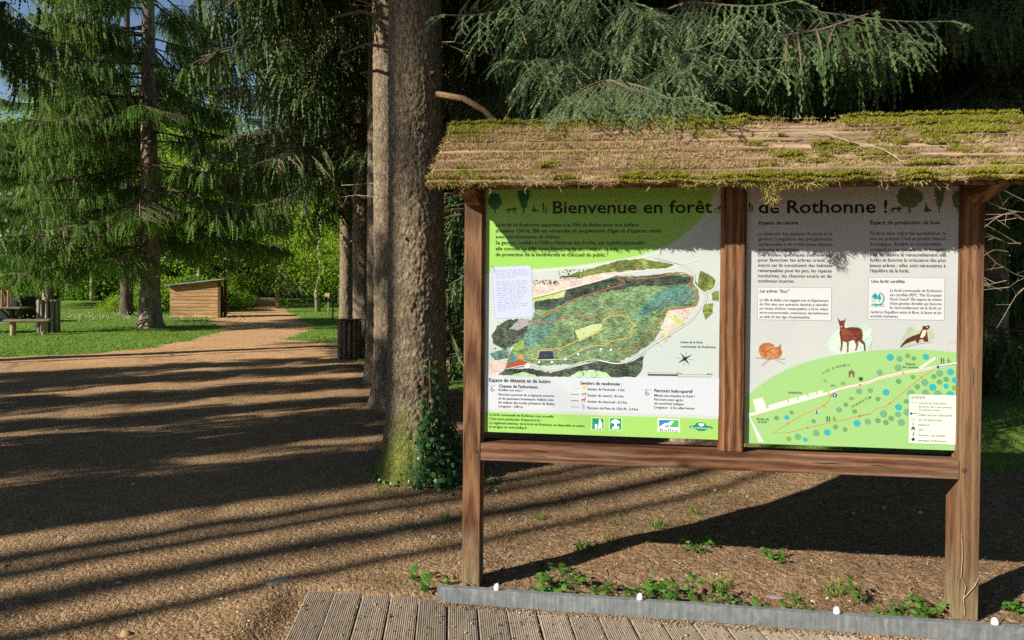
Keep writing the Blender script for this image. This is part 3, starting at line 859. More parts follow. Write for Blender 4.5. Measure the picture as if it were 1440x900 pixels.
def tree_round(p, x, y0, y1, w, mat, seed):
    rnd = random.Random(seed); pts = []
    cy = y0 + (y1 - y0) * 0.42; ry = (y1 - y0) * 0.42
    for k in range(34):
        a = 2 * math.pi * k / 34; r = rnd.uniform(0.82, 1.06)
        pts.append((x + w / 2 * r * math.cos(a), cy + ry * r * math.sin(a)))
    p.poly(pts, mat); p.rect(x - w * .05, cy + ry * .8, x + w * .05, y1, mat, 0.0001)
def tree_airy(p, x, y0, y1, w, mat, seed):
    rnd = random.Random(seed)
    p.rect(x - w * .05, y0 + 3, x + w * .05, y1, mat, 0.0001)
    for k in range(9):
        yy = y0 + (y1 - y0) * (0.05 + 0.75 * k / 9); ww = w * (0.5 - 0.33 * k / 9)
        pts = [(x + ww * rnd.uniform(.75, 1.1) * math.cos(a * .7), yy + 2.6 * rnd.uniform(.7, 1.2) * math.sin(a * .7)) for a in range(9)]
        p.poly(pts, mat, 0.00002 * k)
FOX = [(0, 6.2), (1.2, 4.6), (2.5, 4.4), (4.5, 2.6), (9, 2.8), (12.5, 2.0), (14, 0.4), (14.6, 1.6), (15.4, .6), (15.8, 2.2), (18, 3.6), (16.4, 4.6), (14.6, 5.2), (15.8, 8.8), (16.8, 9.6), (15.6, 9.7), (13.6, 6.4), (12.8, 9.4), (11.4, 9.6), (12.2, 8.8), (11.8, 5.8), (8, 5.4), (6.2, 6.6), (6.6, 9.4), (5.2, 9.6), (5.4, 7.2), (4, 9.4), (2.6, 9.6), (4.2, 5.6), (2, 5.4)]
def sil(p, pts, x, y, k, mat, flip=1): p.poly([(x + a * k * flip, y + b_ * k) for a, b_ in pts], mat)
WHEEL = [(3, 0), (4.4, .6), (4.2, 2.2), (5.2, 4.6), (6.8, 6.6), (9, 7.6), (10, 10.5), (9, 10.6), (7.6, 9.2), (5.4, 10.7), (2.4, 10.7), (.8, 9), (.4, 8), (2.4, 6.6), (2.6, 3)]
PERSON = [(1.6, 0), (2.6, .2), (2.6, 1.8), (3.6, 4), (3.3, 8), (4, 15), (3, 15), (2.2, 9.4), (1.4, 15), (.4, 15), (1, 8), (.2, 6.4), (.8, 2.6), (1.5, 1.6)]
p = Pr(3); DK = '#1c6b3c'
tree_round(p, 696, 270, 300, 20, DK, 1); tree_airy(p, 736.5, 268, 300, 22, DK, 2)
sil(p, FOX, 710, 290.4, 1.0, DK); sil(p, WHEEL, 747, 287.5, 1.0, DK)
sil(p, PERSON, 762, 284, 1.05, DK); sil(p, PERSON, 767, 289, .72, DK)
for cx in (1007.5, 1013.5):
    p.line([(cx + 3.2 * math.cos(a * .5236), 296 + 3.4 * math.sin(a * .5236)) for a in range(12)], .8, DK, closed=True)
p.poly([(1007.5, 295), (1011, 290.5), (1014, 287.6), (1016, 288), (1015, 291), (1012.5, 292.5), (1013.5, 297), (1012, 295), (1010, 294)], DK)
p.disc(1015.6, 286.4, 1.1, DK)
p.build('silhouettes', PL)
BK = '#17150f'
lettering(PL, 'title_lettering', '#14160c', [("Bienvenue en forêt", 777.5, 1001.5, 300.2, 18.3)], bold=0.013)
lettering(PL, 'intro_lettering', '#1d2314', [
    ("La forêt de Rothonne appartient à la Ville de Belley pour une surface", 697, 898, 318.8, 5.4),
    ("d'environ 150 ha. Elle est composée de peuplements d'âges et d'espèces variés", 697, 929.5, 327.1, 5.4),
    ("avec une dominante de chênes.", 697, 788, 335.3, 5.4),
    ("Sa gestion, confiée à l'Office National des Forêts, est multifonctionnelle :", 697, 909.5, 343.6, 5.4),
    ("elle concilie les différentes fonctions de production de bois,", 697, 871, 351.9, 5.4),
    ("de protection de la biodiversité et d'accueil du public.", 697, 852, 360.2, 5.4)], bold=0.010)

# squared note sheet with handwriting
n = Pr(5)
n.poly([(690.5, 376), (742, 373.4), (745.6, 374.4), (747.2, 377), (749.4, 442), (748, 446), (695, 448)], '#b9c4de')
for k in range(1, 17): n.line([(691 + k * 3.3, 375.6 - k * .12), (694.6 + k * 3.3, 447.6 - k * .12)], .16, '#a9bbe0', .0001)
for k in range(1, 22): n.line([(691 + k * .2, 375.8 + k * 3.3), (747.2 + k * .1, 373.4 + k * 3.3)], .16, '#a9bbe0', .00015)
for k in range(18): n.disc(692.2 + k * .21, 378.6 + k * 3.85, .62, '#38434e', .0002, 8)
rnd = random.Random(5)
ends = [742, 744, 744, 727, 0, 741, 743, 738, 739, 744, 741, 737, 737, 735, 731, 744, 742, 731, 710]
for i, e in enumerate(ends):
    if not e: continue
    yy = 381.5 + i * 3.12; x = 697 + i * .18 + (1.5 if i == 0 else 0)
    while x < e:
        wl = rnd.uniform(3, 9); pts = []
        q = x
        while q < min(x + wl, e):
            pts.append((q, yy - (q - 697) * .045 + rnd.uniform(-1.0, 1.0))); q += rnd.uniform(.45, .8)
        if len(pts) > 1: n.line(pts, .36, '#3a4a78', .0003)
        x += wl + rnd.uniform(1.2, 2)
n.line([(690, 376.5), (693, 374), (694.6, 380), (697, 383.5), (695, 376)], .5, '#3a4a78', .0003)
n.build('handwritten_sheet', PL)

# --- the painted forest map
def _water(name, c0, c1, c2, hatch=0.55, rot=0.6):
    m, nt, b, out = new_mat(name)
    co = coords(nt)
    n1 = noise(nt, co, 9, 7, 0.7, 0.6); n2 = noise(nt, coords(nt, (60, 60, 260), (0, rot, 0)), 1.0, 5, 0.75)
    c = ramp(nt, n1, [(0.30, c0), (0.5, c1), (0.68, c2)])
    d = ramp(nt, math_n(nt, 'ADD', math_n(nt, 'MULTIPLY', n2, 0.7), math_n(nt, 'MULTIPLY', noise(nt, co, 26, 5, .7), 0.3)), [(0.41, (max(0.05, 1 - hatch * 1.15),) * 3), (0.585, (1.02, 1.02, 1.0))])
    c = mixc(nt, 1.0, c, d, 'MULTIPLY')
    nt.links.new(c, b.inputs['Base Color']); b.inputs['Roughness'].default_value = 0.36; b.inputs['Specular IOR Level'].default_value = 0.4
    return m
W_MID = _water('map_wood', srgb('#5f8460'), srgb('#86a87c'), srgb('#a9c88c'), 0.72)
W_DARK = _water('map_dark_wood', srgb('#3f4a46'), srgb('#55645a'), srgb('#7d8f7c'), 0.85, 1.0)
W_OLIVE = _water('map_olive', srgb('#5d7044'), srgb('#86974f'), srgb('#aebb74'), 0.7, -0.4)
W_PINK = _water('map_field', srgb('#cdbdb2'), srgb('#dccfc6'), srgb('#e6ddd4'), 0.35, 1.2)
W_LIME = _water('map_meadow', srgb('#a9bd6e'), srgb('#c3d488'), srgb('#dbe3a6'), 0.3)
W_PALE = _water('map_pale', srgb('#9cc79a'), srgb('#b2d8ac'), srgb('#c4e2ba'), 0.15)
W_BLUE = _water('map_teal', srgb('#4a7d78'), srgb('#6b9c92'), srgb('#8fb9a4'), 0.7, .3)
def ragged(pts, seed, amp=1.2, n=4):
    rnd = random.Random(seed); out = []
    P = pts + [pts[0]]
    for a, b_ in zip(P[:-1], P[1:]):
        L = math.hypot(b_[0] - a[0], b_[1] - a[1]); k = max(1, int(L / n))
        for i in range(k):
            t = i / k; out.append((a[0] + (b_[0] - a[0]) * t + rnd.uniform(-amp, amp), a[1] + (b_[1] - a[1]) * t + rnd.uniform(-amp, amp)))
    return out
m = Pr(2)
m.poly(ragged([(748, 397), (790, 390), (820, 384), (868, 379), (868, 386), (838, 398), (795, 408), (750, 418)], 1, .5), W_PINK)
m.poly(ragged([(749, 418), (796, 407), (793, 416), (776, 426), (749, 432)], 2, .4), W_LIME, .0001)
m.poly(ragged([(852, 372), (872, 366), (905, 364), (948, 372), (935, 377), (905, 379), (870, 382), (850, 384)], 3, .8), W_OLIVE, .0001)
m.poly(ragged([(785, 390), (800, 387), (822, 380), (852, 372), (850, 383), (815, 391)], 4, .9), W_OLIVE, .0001)
m.poly(ragged([(985, 380), (998, 386), (1006, 395), (1004, 405), (990, 411), (980, 402)], 5, .9), W_OLIVE, .0001)
m.poly(ragged([(1000, 412), (1011, 408), (1011, 424), (1002, 422)], 6, .5), W_OLIVE, .0001)
m.poly(ragged([(990, 428), (1003, 426), (1002, 440), (992, 450), (988, 440)], 6, .6), W_OLIVE, .0001)
m.poly(ragged([(935, 434), (978, 430), (965, 448), (925, 480), (930, 455)], 7, .5), W_PINK, .0001)
m.poly([(940, 446), (950, 444), (965, 456), (955, 458)], W_LIME, .0002)
m.poly([(932, 467), (942, 468), (938, 476), (928, 480)], W_LIME, .0002)
m.poly(ragged([(715, 500), (735, 470), (746, 452), (752, 440), (752, 424), (793, 418), (797, 408), (842, 396), (868, 388), (905, 388), (950, 383), (974, 388), (981, 400), (983, 418), (980, 430), (940, 437), (928, 464), (918, 480), (890, 500), (868, 509), (840, 508), (800, 512), (760, 514), (742, 510), (725, 516), (700, 524), (712, 512)], 8, .9), W_MID, .0003)
m.poly(ragged([(752, 436), (752, 424), (793, 418), (797, 408), (842, 396), (868, 390), (905, 388), (935, 386), (970, 390), (972, 398), (940, 402), (900, 402), (870, 407), (838, 412), (800, 424), (770, 436)], 9, .9), W_DARK, .0004)
m.poly(ragged([(912, 424), (925, 410), (950, 402), (972, 404), (975, 418), (960, 428), (930, 432), (905, 445), (890, 448)], 10, 1.0), W_BLUE, .0004)
m.poly(ragged([(748, 448), (790, 440), (770, 470), (752, 488), (735, 490), (738, 470)], 11, 1.0), W_BLUE, .0004)
m.poly(ragged([(693, 482), (692, 470), (700, 458), (714, 450), (734, 448), (746, 452), (738, 470), (728, 486), (706, 490)], 12, 1.2), W_DARK, .0005)
m.poly(ragged([(716, 462), (730, 450), (744, 448), (744, 456), (728, 464)], 13, .6), '#9a9a9c', .0006)
m.poly(ragged([(722, 484), (736, 478), (738, 490), (724, 494)], 14, .5), '#7fa552', .0006)
m.poly(ragged([(688, 498), (714, 488), (714, 506), (700, 510)], 15, .6), W_BLUE, .0004)
m.poly(ragged([(688, 508), (714, 504), (710, 519), (700, 526), (687, 526)], 16, .4), W_PINK, .0005)
m.poly(ragged([(700, 527), (712, 519), (745, 518), (775, 524), (800, 518), (838, 508), (870, 508), (880, 512), (905, 500), (903, 520), (895, 530), (840, 531), (800, 530), (740, 529)], 17, .6), W_DARK, .0004)
m.poly(ragged([(720, 527), (736, 523), (752, 527), (756, 530), (722, 529)], 18, .3), W_PALE, .0006)
m.poly(ragged([(800, 530), (814, 522), (835, 520), (852, 524), (860, 531)], 19, .3), W_PALE, .0006)
m.poly(ragged([(808, 464), (830, 456), (846, 455), (849, 462), (836, 470), (815, 480)], 20, .3), '#b4c692', .0006)
m.poly([(757, 494), (778, 493.5), (779.5, 506), (755.5, 506)], '#2d3a48', .0007)
m.poly(ragged([(713, 514), (724, 508), (734, 506), (742, 510), (741, 514), (728, 517), (712, 518)], 21, .3), '#a8503c', .0007)
m.poly(ragged([(727, 500), (735, 498), (736, 504), (729, 505)], 22, .3), '#c98a5c', .0007)
m.poly(ragged([(718, 502), (724, 501), (725, 506), (719, 507)], 23, .3), '#3d78b8', .0007)
m.build('map_painting', PL)
l = Pr(4)
# tree dots and hatching of the drawing
rnd = random.Random(3)
for k in range(260):
    x, y = rnd.choice([(rnd.uniform(693, 742), rnd.uniform(452, 492)), (rnd.uniform(785, 822), rnd.uniform(379, 393)), (rnd.uniform(712, 880), rnd.uniform(519, 528)), (rnd.uniform(750, 785), rnd.uniform(394, 400))])
    l.disc(x, y, rnd.uniform(.5, 1.1), rnd.choice(['#28352c', '#3b4a36', '#56683e']), .00001 * (k % 9), 6)
for k in range(620):          # pen strokes of the drawn wood
    x = rnd.uniform(722, 978); y = rnd.uniform(388, 526); u = (x - 722) / 256
    if not (470 - 90 * min(1, u * 1.6) < y < 520 - 30 * u ** 2 - (0 if u < .75 else 190 * (u - .75))): continue
    dx, dy = rnd.choice([(2.2, -.8), (1.4, 1.2), (2.6, .3), (.8, -1.8)]); q = rnd.uniform(.6, 1.8)
    l.line([(x, y), (x + dx * q * .5, y + dy * q * .5 - .4), (x + dx * q, y + dy * q)], rnd.uniform(.3, .6), rnd.choice(['#2f3b30', '#42523f', '#3b4a44', '#b5c79a']), .00001 * (k % 9))
l.line(smooth_curve([(749, 418), (775, 412), (800, 405), (840, 395), (868, 386), (905, 381), (945, 377), (960, 372), (990, 362)]), 1.6, '#cfd0cc', .0001)
l.line(smooth_curve([(749, 420.5), (775, 414), (800, 407), (840, 397), (868, 388)]), .8, '#3d403c', .0001)
l.line(smooth_curve([(960, 373), (970, 380), (977, 388), (976, 398), (985, 408), (993, 414), (992, 424), (980, 440), (970, 452), (948, 466), (925, 480), (900, 497), (882, 508), (866, 511), (840, 506)]), 2.4, '#3f4540', .0001)
l.line(smooth_curve([(960, 373), (970, 380), (977, 388), (976, 398), (985, 408), (993, 414), (992, 424), (980, 440), (970, 452), (948, 466), (925, 480), (900, 497), (882, 508), (866, 511), (840, 506)]), 1.5, '#d6d8d6', .0003)
l.line([(993, 412), (1004, 408), (1010, 396)], 1.5, '#b9bcb8', .0003); l.line([(994, 422), (1012, 424)], 1.2, '#b9bcb8', .0003)
l.line(smooth_curve([(921, 363), (940, 368), (960, 373)]), .6, '#6a6c66', .0002)
l.line(smooth_curve([(712, 519), (735, 514), (752, 516), (775, 522), (795, 518), (815, 510), (835, 506), (855, 509)]), 1.7, '#4a4f4c', .0002)
l.line(smooth_curve([(712, 519), (735, 514), (752, 516), (775, 522), (795, 518), (815, 510), (835, 506), (855, 509)]), .8, '#e2e2dc', .0004)
l.line([(714, 498), (720, 480)], .8, '#55584f', .0002); l.line([(711, 519), (718, 494)], 1.0, '#8c8f8a', .0003)
l.line(smooth_curve([(778, 506), (795, 505), (815, 496), (835, 490), (850, 489), (863, 492)]), 2.4, '#62727c', .0003)
l.line([(756, 493), (778, 493), (780, 506), (755, 506), (757, 493)], .8, '#b9bdc0', .0005)
RED = '#ad6046'
l.line(smooth_curve([(745, 541 - 450 + 360 + 6), (752, 452), (775, 440), (793, 429), (810, 420), (835, 412), (862, 404), (879, 398), (869, 391), (880, 389), (895, 392), (915, 391), (940, 387), (958, 383), (974, 391), (968, 400), (978, 413), (981, 424), (972, 431), (950, 435), (934, 437), (929, 450), (916, 464), (914, 474), (900, 482), (896, 490), (886, 488), (878, 498), (862, 489)], 4), 1.1, RED, .0006)
l.line(smooth_curve([(746, 457), (770, 453), (790, 448), (808, 442), (828, 448), (845, 441), (866, 436), (880, 444)], 4), 1.1, RED, .0006)
YEL = '#c4a850'
l.line(smooth_curve([(746, 505), (756, 503), (758, 495), (765, 491), (785, 490), (800, 485), (820, 475), (835, 470), (845, 462), (850, 450), (862, 444), (881, 445), (887, 452), (892, 458), (888, 462), (887, 474), (862, 479), (850, 486), (835, 486), (815, 494), (795, 504)], 4), 1.2, YEL, .0007)
l.line(smooth_curve([(888, 446), (898, 440), (908, 428), (918, 423), (930, 417), (945, 408), (962, 402)], 4), 1.2, '#3f9a84', .0006)
l.line([(753, 506), (800, 505)], .6, '#d8d0b0', .0006)
l.line(ragged([(809, 478), (808, 464), (830, 456), (846, 454), (848, 461)], 2, .3)[:-8], .9, '#39442f', .0006)
for x, y in ((758, 509), (776, 509), (795, 505), (813, 498), (845, 491), (859, 492)): l.disc(x, y, 1.6, '#e8eef0', .0008, 10)
l.disc(741.5, 514.5, 3.6, '#f2f2ee', .0008); l.line([(741.3, 512.4), (741.2, 514.6), (743, 515), (743.6, 516.4)], .5, '#30343a', .001)
l.line([(740.6, 514.2), (740, 515.4), (741, 516.5), (742.4, 516.2)], .5, '#30343a', .001)
# compass star and scale bar
c0 = (963, 504.5)
def star(a, L, w, col, dy):
    ca, sa = math.cos(a), math.sin(a)
    l.poly([(c0[0] + ca * L, c0[1] + sa * L), (c0[0] - sa * w, c0[1] + ca * w), (c0[0] + sa * w, c0[1] - ca * w)], col, dy)
for k, L in ((0.93, 11), (0.93 + math.pi, 11), (-0.55, 11.5), (-0.55 + math.pi, 11.5)): star(k, L, 1.6, '#262a24', .0005)
for k in (0.15, 1.75, 3.3, 4.9): l.line([c0, (c0[0] + 13 * math.cos(k), c0[1] + 10 * math.sin(k))], .3, '#6d7168', .0004)
l.line([(911, 527), (953, 527.5)], 2.0, '#24261f', .0004); l.line([(953, 526.6), (1001, 527)], .4, '#83867d', .0004); l.line([(953, 529.6), (1001, 530)], .4, '#83867d', .0004); l.line([(911, 524), (953, 524.6)], .3, '#83867d', .0004)
# keys of the walks
for x0, x1, y, col in ((687, 698, 541.5, '#cf9c93'), (803, 814, 545.8, '#d3c05a'), (803, 814, 554.5, '#4b8a6c'), (803, 814, 563.3, '#8a3e34'), (803, 814, 572, '#7f93a8'), (905, 916, 547.8, '#a6a6a8')):
    l.line([(x0, y), (x1, y + .3)], .9, col, .0004)
def wheelchair(p, x, y, k, col):
    p.disc(x + 1.0 * k, y - 5 * k, .8 * k, col, .0005, 8)
    p.line([(x + 1 * k, y - 4 * k), (x + 1.2 * k, y - 1.6 * k), (x + 3.6 * k, y - 1.4 * k), (x + 4.8 * k, y + 1 * k), (x + 6 * k, y + .6 * k)], .9 * k, col, .0005)
    p.line([(x + .4 * k, y - 2.6 * k), (x - .8 * k, y - .4 * k), (x + .2 * k, y + 1.8 * k), (x + 2.4 * k, y + 2 * k), (x + 3.6 * k, y + .4 * k)], .8 * k, col, .0005)
wheelchair(l, 690.5, 548.5, .9, '#4a4e52'); wheelchair(l, 908, 554, .9, '#4a4e52')
l.disc(821, 545.2, 2.6, '#e2c23c', .0004, 12); l.poly([(818.6, 545), (818.2, 541.8), (820, 542), (821, 543.6)], '#e2c23c', .0005); l.poly([(822, 543), (823.6, 541.2), (824.4, 543)], '#e2c23c', .0005)
sil(l, FOX, 817, 551.8, .46, '#2f9a6c')
sil(l, [(0, 2), (3, 1.8), (6, 2.2), (7, .4), (6.2, -2), (7.4, -.4), (8.6, -2.2), (8, .2), (9.4, 1), (8, 2), (7.2, 4.6), (7.4, 9), (6.4, 9), (6, 5.4), (2, 5.2), (1.6, 9), (.6, 9), (.8, 4.6)], 817.5, 559.4, .72, '#b04a38')
l.poly([(820, 567.5), (821.6, 570), (821.4, 575.5), (820.2, 576.5), (819.2, 573), (819.4, 569)], '#8fa6bc', .0004)
l.build('map_lines', PL)
GR = '#3a3c3e'
lettering(PL, 'heading_lettering', '#1f211f', [("Espace de détente et de loisirs", 687.5, 774, 536.6, 5.6), ("Chemin de l'arboretum", 701.5, 756, 544.8, 4.6), ("Sentiers de randonnée :", 816, 874.5, 540.6, 4.8), ("Parcours ludo-sportif", 920, 974, 551.2, 4.8)], bold=0.014)
lettering(PL, 'walks_lettering', GR, [
    ("Eveillez vos sens !", 701, 734.5, 549.6, 3.6), ("Parcours ponctué de sculptures sonores", 701, 779, 556.0, 3.6), ("et de panneaux botaniques réalisés avec", 701, 779, 561.6, 3.6),
    ("les enfants des écoles primaires de Belley.", 701, 780.5, 567.2, 3.6), ("Longueur : 500 m", 701, 735, 572.6, 3.6),
    ("Sentier de l'écureuil : 3 km", 826, 878, 548.6, 3.7), ("Sentier du renard : 4,6 km", 826, 876.5, 557.4, 3.7), ("Sentier du chevreuil : 6,5 km", 826, 881.5, 566.0, 3.7), ("Parcours du Puits du 103e RI : 2,4 km", 826, 897, 575.0, 3.7),
    ("Menez une enquête en forêt !", 920, 977, 557.4, 3.6), ("Parcours avec agrès", 920, 960, 563.0, 3.6), ("de motricité ludique", 920, 961, 568.6, 3.6), ("Longueur : 2 km aller/retour", 920, 977, 574.2, 3.6)], bold=0.004)
lettering(PL, 'map_lettering', '#4a4d46', [("Limite de la forêt", 957, 988, 482.4, 3.4), ("communale de Rothonne", 957, 1006, 488.6, 3.4), ("250 m", 951, 958.5, 525.4, 1.8), ("500 m", 994, 1002, 526.6, 1.8), ("0", 910.6, 911.8, 524.6, 1.8)], bold=0.004)
lettering(PL, 'rules_lettering', '#2c5a1c', [
    ("La forêt communale de Rothonne vous accueille.", 688, 779, 584.4, 3.7), ("C'est notre patrimoine. Respectons-la !", 688, 761, 590.2, 3.7),
    ("Le règlement intérieur de la forêt de Rothonne est disponible en mairie", 688, 822, 596.0, 3.7), ("et en ligne sur www.belley.fr", 688, 741, 601.4, 3.7)], bold=0.006, shear=0.22)
# pictograms and logos of the bottom band
q = Pr(3); TE = '#1f8a66'
for x in (832, 857):
    q.rect(x, 587.4, x + 17.4, 604.6, '#d9eed6'); q.rect(x + .7, 588.1, x + 16.7, 603.9, TE, .0002)
q.disc(843.6, 590.8, 1.5, '#f4f8f4', .0004, 10)
q.poly([(842, 592.6), (845.4, 592.6), (847, 596), (846.4, 599), (847.2, 603), (845.2, 603), (844, 599.4), (842.8, 603), (841, 603), (841.8, 597)], '#f4f8f4', .0004)
q.poly([(836.4, 596), (840, 597), (839.6, 603), (836.8, 603)], '#f4f8f4', .0004)
q.poly([(859, 594.6), (860.5, 591.4), (864, 589.8), (867.5, 590), (870.6, 592.2), (872.4, 594.6), (868, 595.4), (863, 595.4)], '#f4f8f4', .0004)
q.poly([(864.4, 595.2), (867, 595.2), (867.6, 602.8), (864, 602.8)], '#f4f8f4', .0004); q.poly([(861, 603), (861.6, 600), (862.8, 599.4), (863.4, 603)], '#f4f8f4', .0004); q.disc(869, 601.2, 1.7, '#f4f8f4', .0004, 10)
q.rect(925, 589, 956, 607, '#f2f5f3'); q.rect(926.6, 590.4, 943, 600.6, '#2f7fb4', .0002); q.rect(943, 590.6, 954.6, 600.8, '#4aa860', .0002)
q.poly([(926.8, 600.6), (934, 595.6), (937.6, 594.4), (934.6, 597.6), (943.6, 592.2), (947.4, 591.8), (946, 594.6), (940.6, 600.8), (938.6, 600.8), (943, 595.4), (936, 599), (933, 600.8)], '#f2f5f3', .0004)
q.poly([(969, 600), (971, 598.6), (976, 598.2), (980, 594.6), (986, 593.6), (991, 595), (994, 598.8), (1000, 599.4), (1003, 601), (1001, 603.2), (994, 603.6), (990, 606), (982, 606), (978, 603.4), (971, 602.6)], '#15806a', .0002)
q.poly([(983, 595.4), (989, 595.6), (990.6, 597.4), (986.4, 600.2), (982, 597.2)], '#e9f4ee', .0004)
q.build('logos', PL)
lettering(PL, 'logo_lettering', '#2c3440', [("Belley", 928, 954, 606.2, 4.2)])
lettering(PL, 'logo_text', '#e6f2ec', [("Rothonne", 972, 1000, 602.4, 2.4)])

# --- right panel
h = Pr(1)
hill = smooth_curve([(1048, 559), (1080, 534), (1112, 517.5), (1150, 505), (1200, 496), (1250, 491.6), (1300, 491.6), (1349, 496)], 5)
GH = '#93bf7a'
ph = [LP(*v) for v in hill]
h.poly_m([(1.342, 0.785)] + [(1.342, ph[0][1])] + ph[1:-1] + [(2.305, ph[-1][1]), (2.305, 0.785)], GH)
h.line([(x - 2, y - 4) for x, y in hill[1:24]], 1.0, '#b9d2ae'); h.line([(x, y - 8) for x, y in hill[6:26]], .5, '#c6d6c0', .0001)
h.build('colour_field', PR)
p = Pr(3); DK2 = '#5e6e50'
tree_round(p, 1279, 262, 299, 38, DK2, 6); tree_airy(p, 1321, 264, 299, 20, DK2, 7); tree_round(p, 1347, 267, 300, 18, DK2, 8)
sil(p, FOX, 1250, 289, 1.05, '#245c3e'); sil(p, WHEEL, 1298, 285.5, 1.2, '#245c3e'); sil(p, PERSON, 1052, 283, 1.0, '#245c3e'); sil(p, PERSON, 1056, 287, .8, '#245c3e')
p.build('silhouettes', PR)
lettering(PR, 'title_lettering', '#15130f', [("de Rothonne !", 1066.5, 1247.5, 299.8, 18.3)], bold=0.013)
lettering(PR, 'heading_lettering', '#1d1a16', [("Espace de nature", 1067, 1122, 315.8, 5.2), ("Espace de production de bois", 1223.5, 1321.5, 315.6, 5.4)], bold=0.016)
lettering(PR, 'body_lettering', '#34322e', [
    ("La diversité des espèces d'arbres et la", 1066.5, 1170.5, 331, 4.7), ("gestion irrégulière des peuplements", 1066.5, 1170.5, 338.2, 4.7), ("est favorable à de nombreuses espèces", 1066.5, 1170.5, 345.6, 4.7), ("animales et végétales.", 1066.5, 1124.5, 353.0, 4.7),
    ("Des actions spécifiques sont menées", 1066.5, 1170, 360.4, 4.7), ("pour favoriser les arbres creux ou", 1066, 1169.5, 367.6, 4.7), ("morts car ils constituent des habitats", 1066, 1169.5, 375.0, 4.7), ("remarquables pour les pics, les rapaces", 1066, 1169.5, 382.4, 4.7), ("nocturnes, les chauves-souris et de", 1066, 1169, 389.8, 4.7), ("nombreux insectes.", 1066, 1117, 397.0, 4.7),
    ("Partout dans notre vie quotidienne, le", 1223.5, 1330, 330.4, 4.9), ("bois est présent. C'est un produit naturel,", 1223.5, 1330, 337.8, 4.9), ("écologique, durable et renouvelable.", 1223.5, 1324, 345.4, 4.9), ("Lorsqu'il coupe des arbres, le forestier", 1223.5, 1330, 353.0, 4.9),
    ("met en œuvre le renouvellement des", 1223.5, 1330, 360.4, 4.9), ("forêts et favorise la croissance des plus", 1223, 1329.5, 367.8, 4.9), ("beaux arbres ; elles sont nécessaires à", 1223, 1329.5, 375.4, 4.9), ("l'équilibre de la forêt.", 1223, 1278.5, 382.8, 4.9)], bold=0.003)
bx = Pr(2)
for x0, y0, x1, y1 in ((1065, 404, 1169.5, 450.5), (1220.8, 390, 1328.5, 450)):
    bx.rect(x0, y0, x1, y1, '#8b8f8b'); bx.rect(x0 + .6, y0 + .6, x1 - .6, y1 - .6, '#c8ccd2', .0002)
# certification mark: ring with two trees
TQ = '#2a8f94'
bx.line([(1234.5 + 8.6 * math.cos(a / 10), 420 - 8.6 * math.sin(a / 10)) for a in range(-22, 14)], 1.6, TQ, .0004)
bx.line([(1234.5 + 8.4 * math.cos(a / 10), 420 - 8.4 * math.sin(a / 10)) for a in range(18, 40)], .7, TQ, .0004)
bx.disc(1230.6, 417, 3.2, TQ, .0005, 12, 3.8); bx.rect(1230.2, 419, 1231, 425, TQ, .0005)
bx.poly([(1236.4, 412.6), (1239, 417), (1237.9, 417), (1240.4, 421), (1236.9, 421), (1236.9, 425), (1235.9, 425), (1235.9, 421), (1232.8, 421), (1235, 417), (1233.8, 417)], TQ, .0006)
bx.build('text_box', PR)
lettering(PR, 'mark_lettering', '#2a8f94', [("PEFC", 1225.4, 1243, 431, 3.6)], bold=0.02)
lettering(PR, 'box_heading_lettering', '#2c2b2a', [("Les arbres \"bios\"", 1068, 1110, 411.2, 4.4), ("Une forêt certifiée", 1225, 1272, 397.6, 4.6)], bold=0.010, shear=0.22)
lettering(PR, 'box_lettering', '#454548', [
    ("La Ville de Belley s'est engagée avec le Département", 1068, 1165, 423.4, 3.7), ("de l'Ain dans une opération destinée à identifier", 1068, 1165, 429.3, 3.7), ("un réseau d'arbres remarquables, à forte valeur", 1068, 1165, 435.2, 3.7), ("environnementale, maintenus durablement", 1068, 1165, 441.0, 3.7), ("au-delà de leur âge d'exploitabilité.", 1068, 1139, 446.9, 3.7),
    ("La forêt communale de Rothonne", 1251, 1324, 410.2, 4.0), ("est certifiée PEFC \"Pan European", 1251, 1324, 416.4, 4.0), ("Forest Council\". Elle respecte les critères", 1251, 1324, 422.4, 4.0), ("d'une gestion durable qui favorise", 1251, 1324, 428.4, 4.0), ("le renouvellement de la forêt et", 1251, 1323.5, 434.4, 4.0), ("renforce l'équilibre entre la flore, la faune et les", 1223.5, 1323.5, 440.4, 4.0), ("activités humaines.", 1223.5, 1263, 446.2, 4.0)], bold=0.003, shear=0.22)
# painted animals
def fur(name, a, b_, c): return _water(name, srgb(a), srgb(b_), srgb(c), 0.5, 0.9)
FS = fur('squirrel_print', '#a5603a', '#c98250', '#dca070'); FD = fur('deer_print', '#5f3026', '#84463a', '#a56450'); FM = fur('marten_print', '#4a2824', '#6b4038', '#8a5a4c')
WASH = _water('wash_print', srgb('#9fc3b8'), srgb('#bdd5cc'), srgb('#d3e0da'), 0.12); WASH2 = _water('wash_print_green', srgb('#9fb39c'), srgb('#b3c2ac'), srgb('#c8d2c2'), 0.15)
K = 300 / 1440
def Z(pts): return [(1050 + x * K, 440 + y * K) for x, y in pts]
a = Pr(3)
a.poly(Z([(100, 305), (80, 260), (85, 225), (110, 205), (150, 200), (185, 215), (190, 235), (215, 225), (232, 208), (230, 240), (240, 262), (232, 290), (200, 312), (150, 312)]), FS, .0002)
a.line(Z([(125, 300), (130, 265), (160, 245), (190, 235)]), .9, '#6e3d24', .0004); a.line(Z([(160, 262), (185, 280), (200, 300)]), .8, '#8a5030', .0004); a.line(Z([(225, 225), (215, 255)]), .7, '#7b4a34', .0004)
a.disc(1050 + 222 * K, 440 + 262 * K, .9, '#251812', .0005, 8)
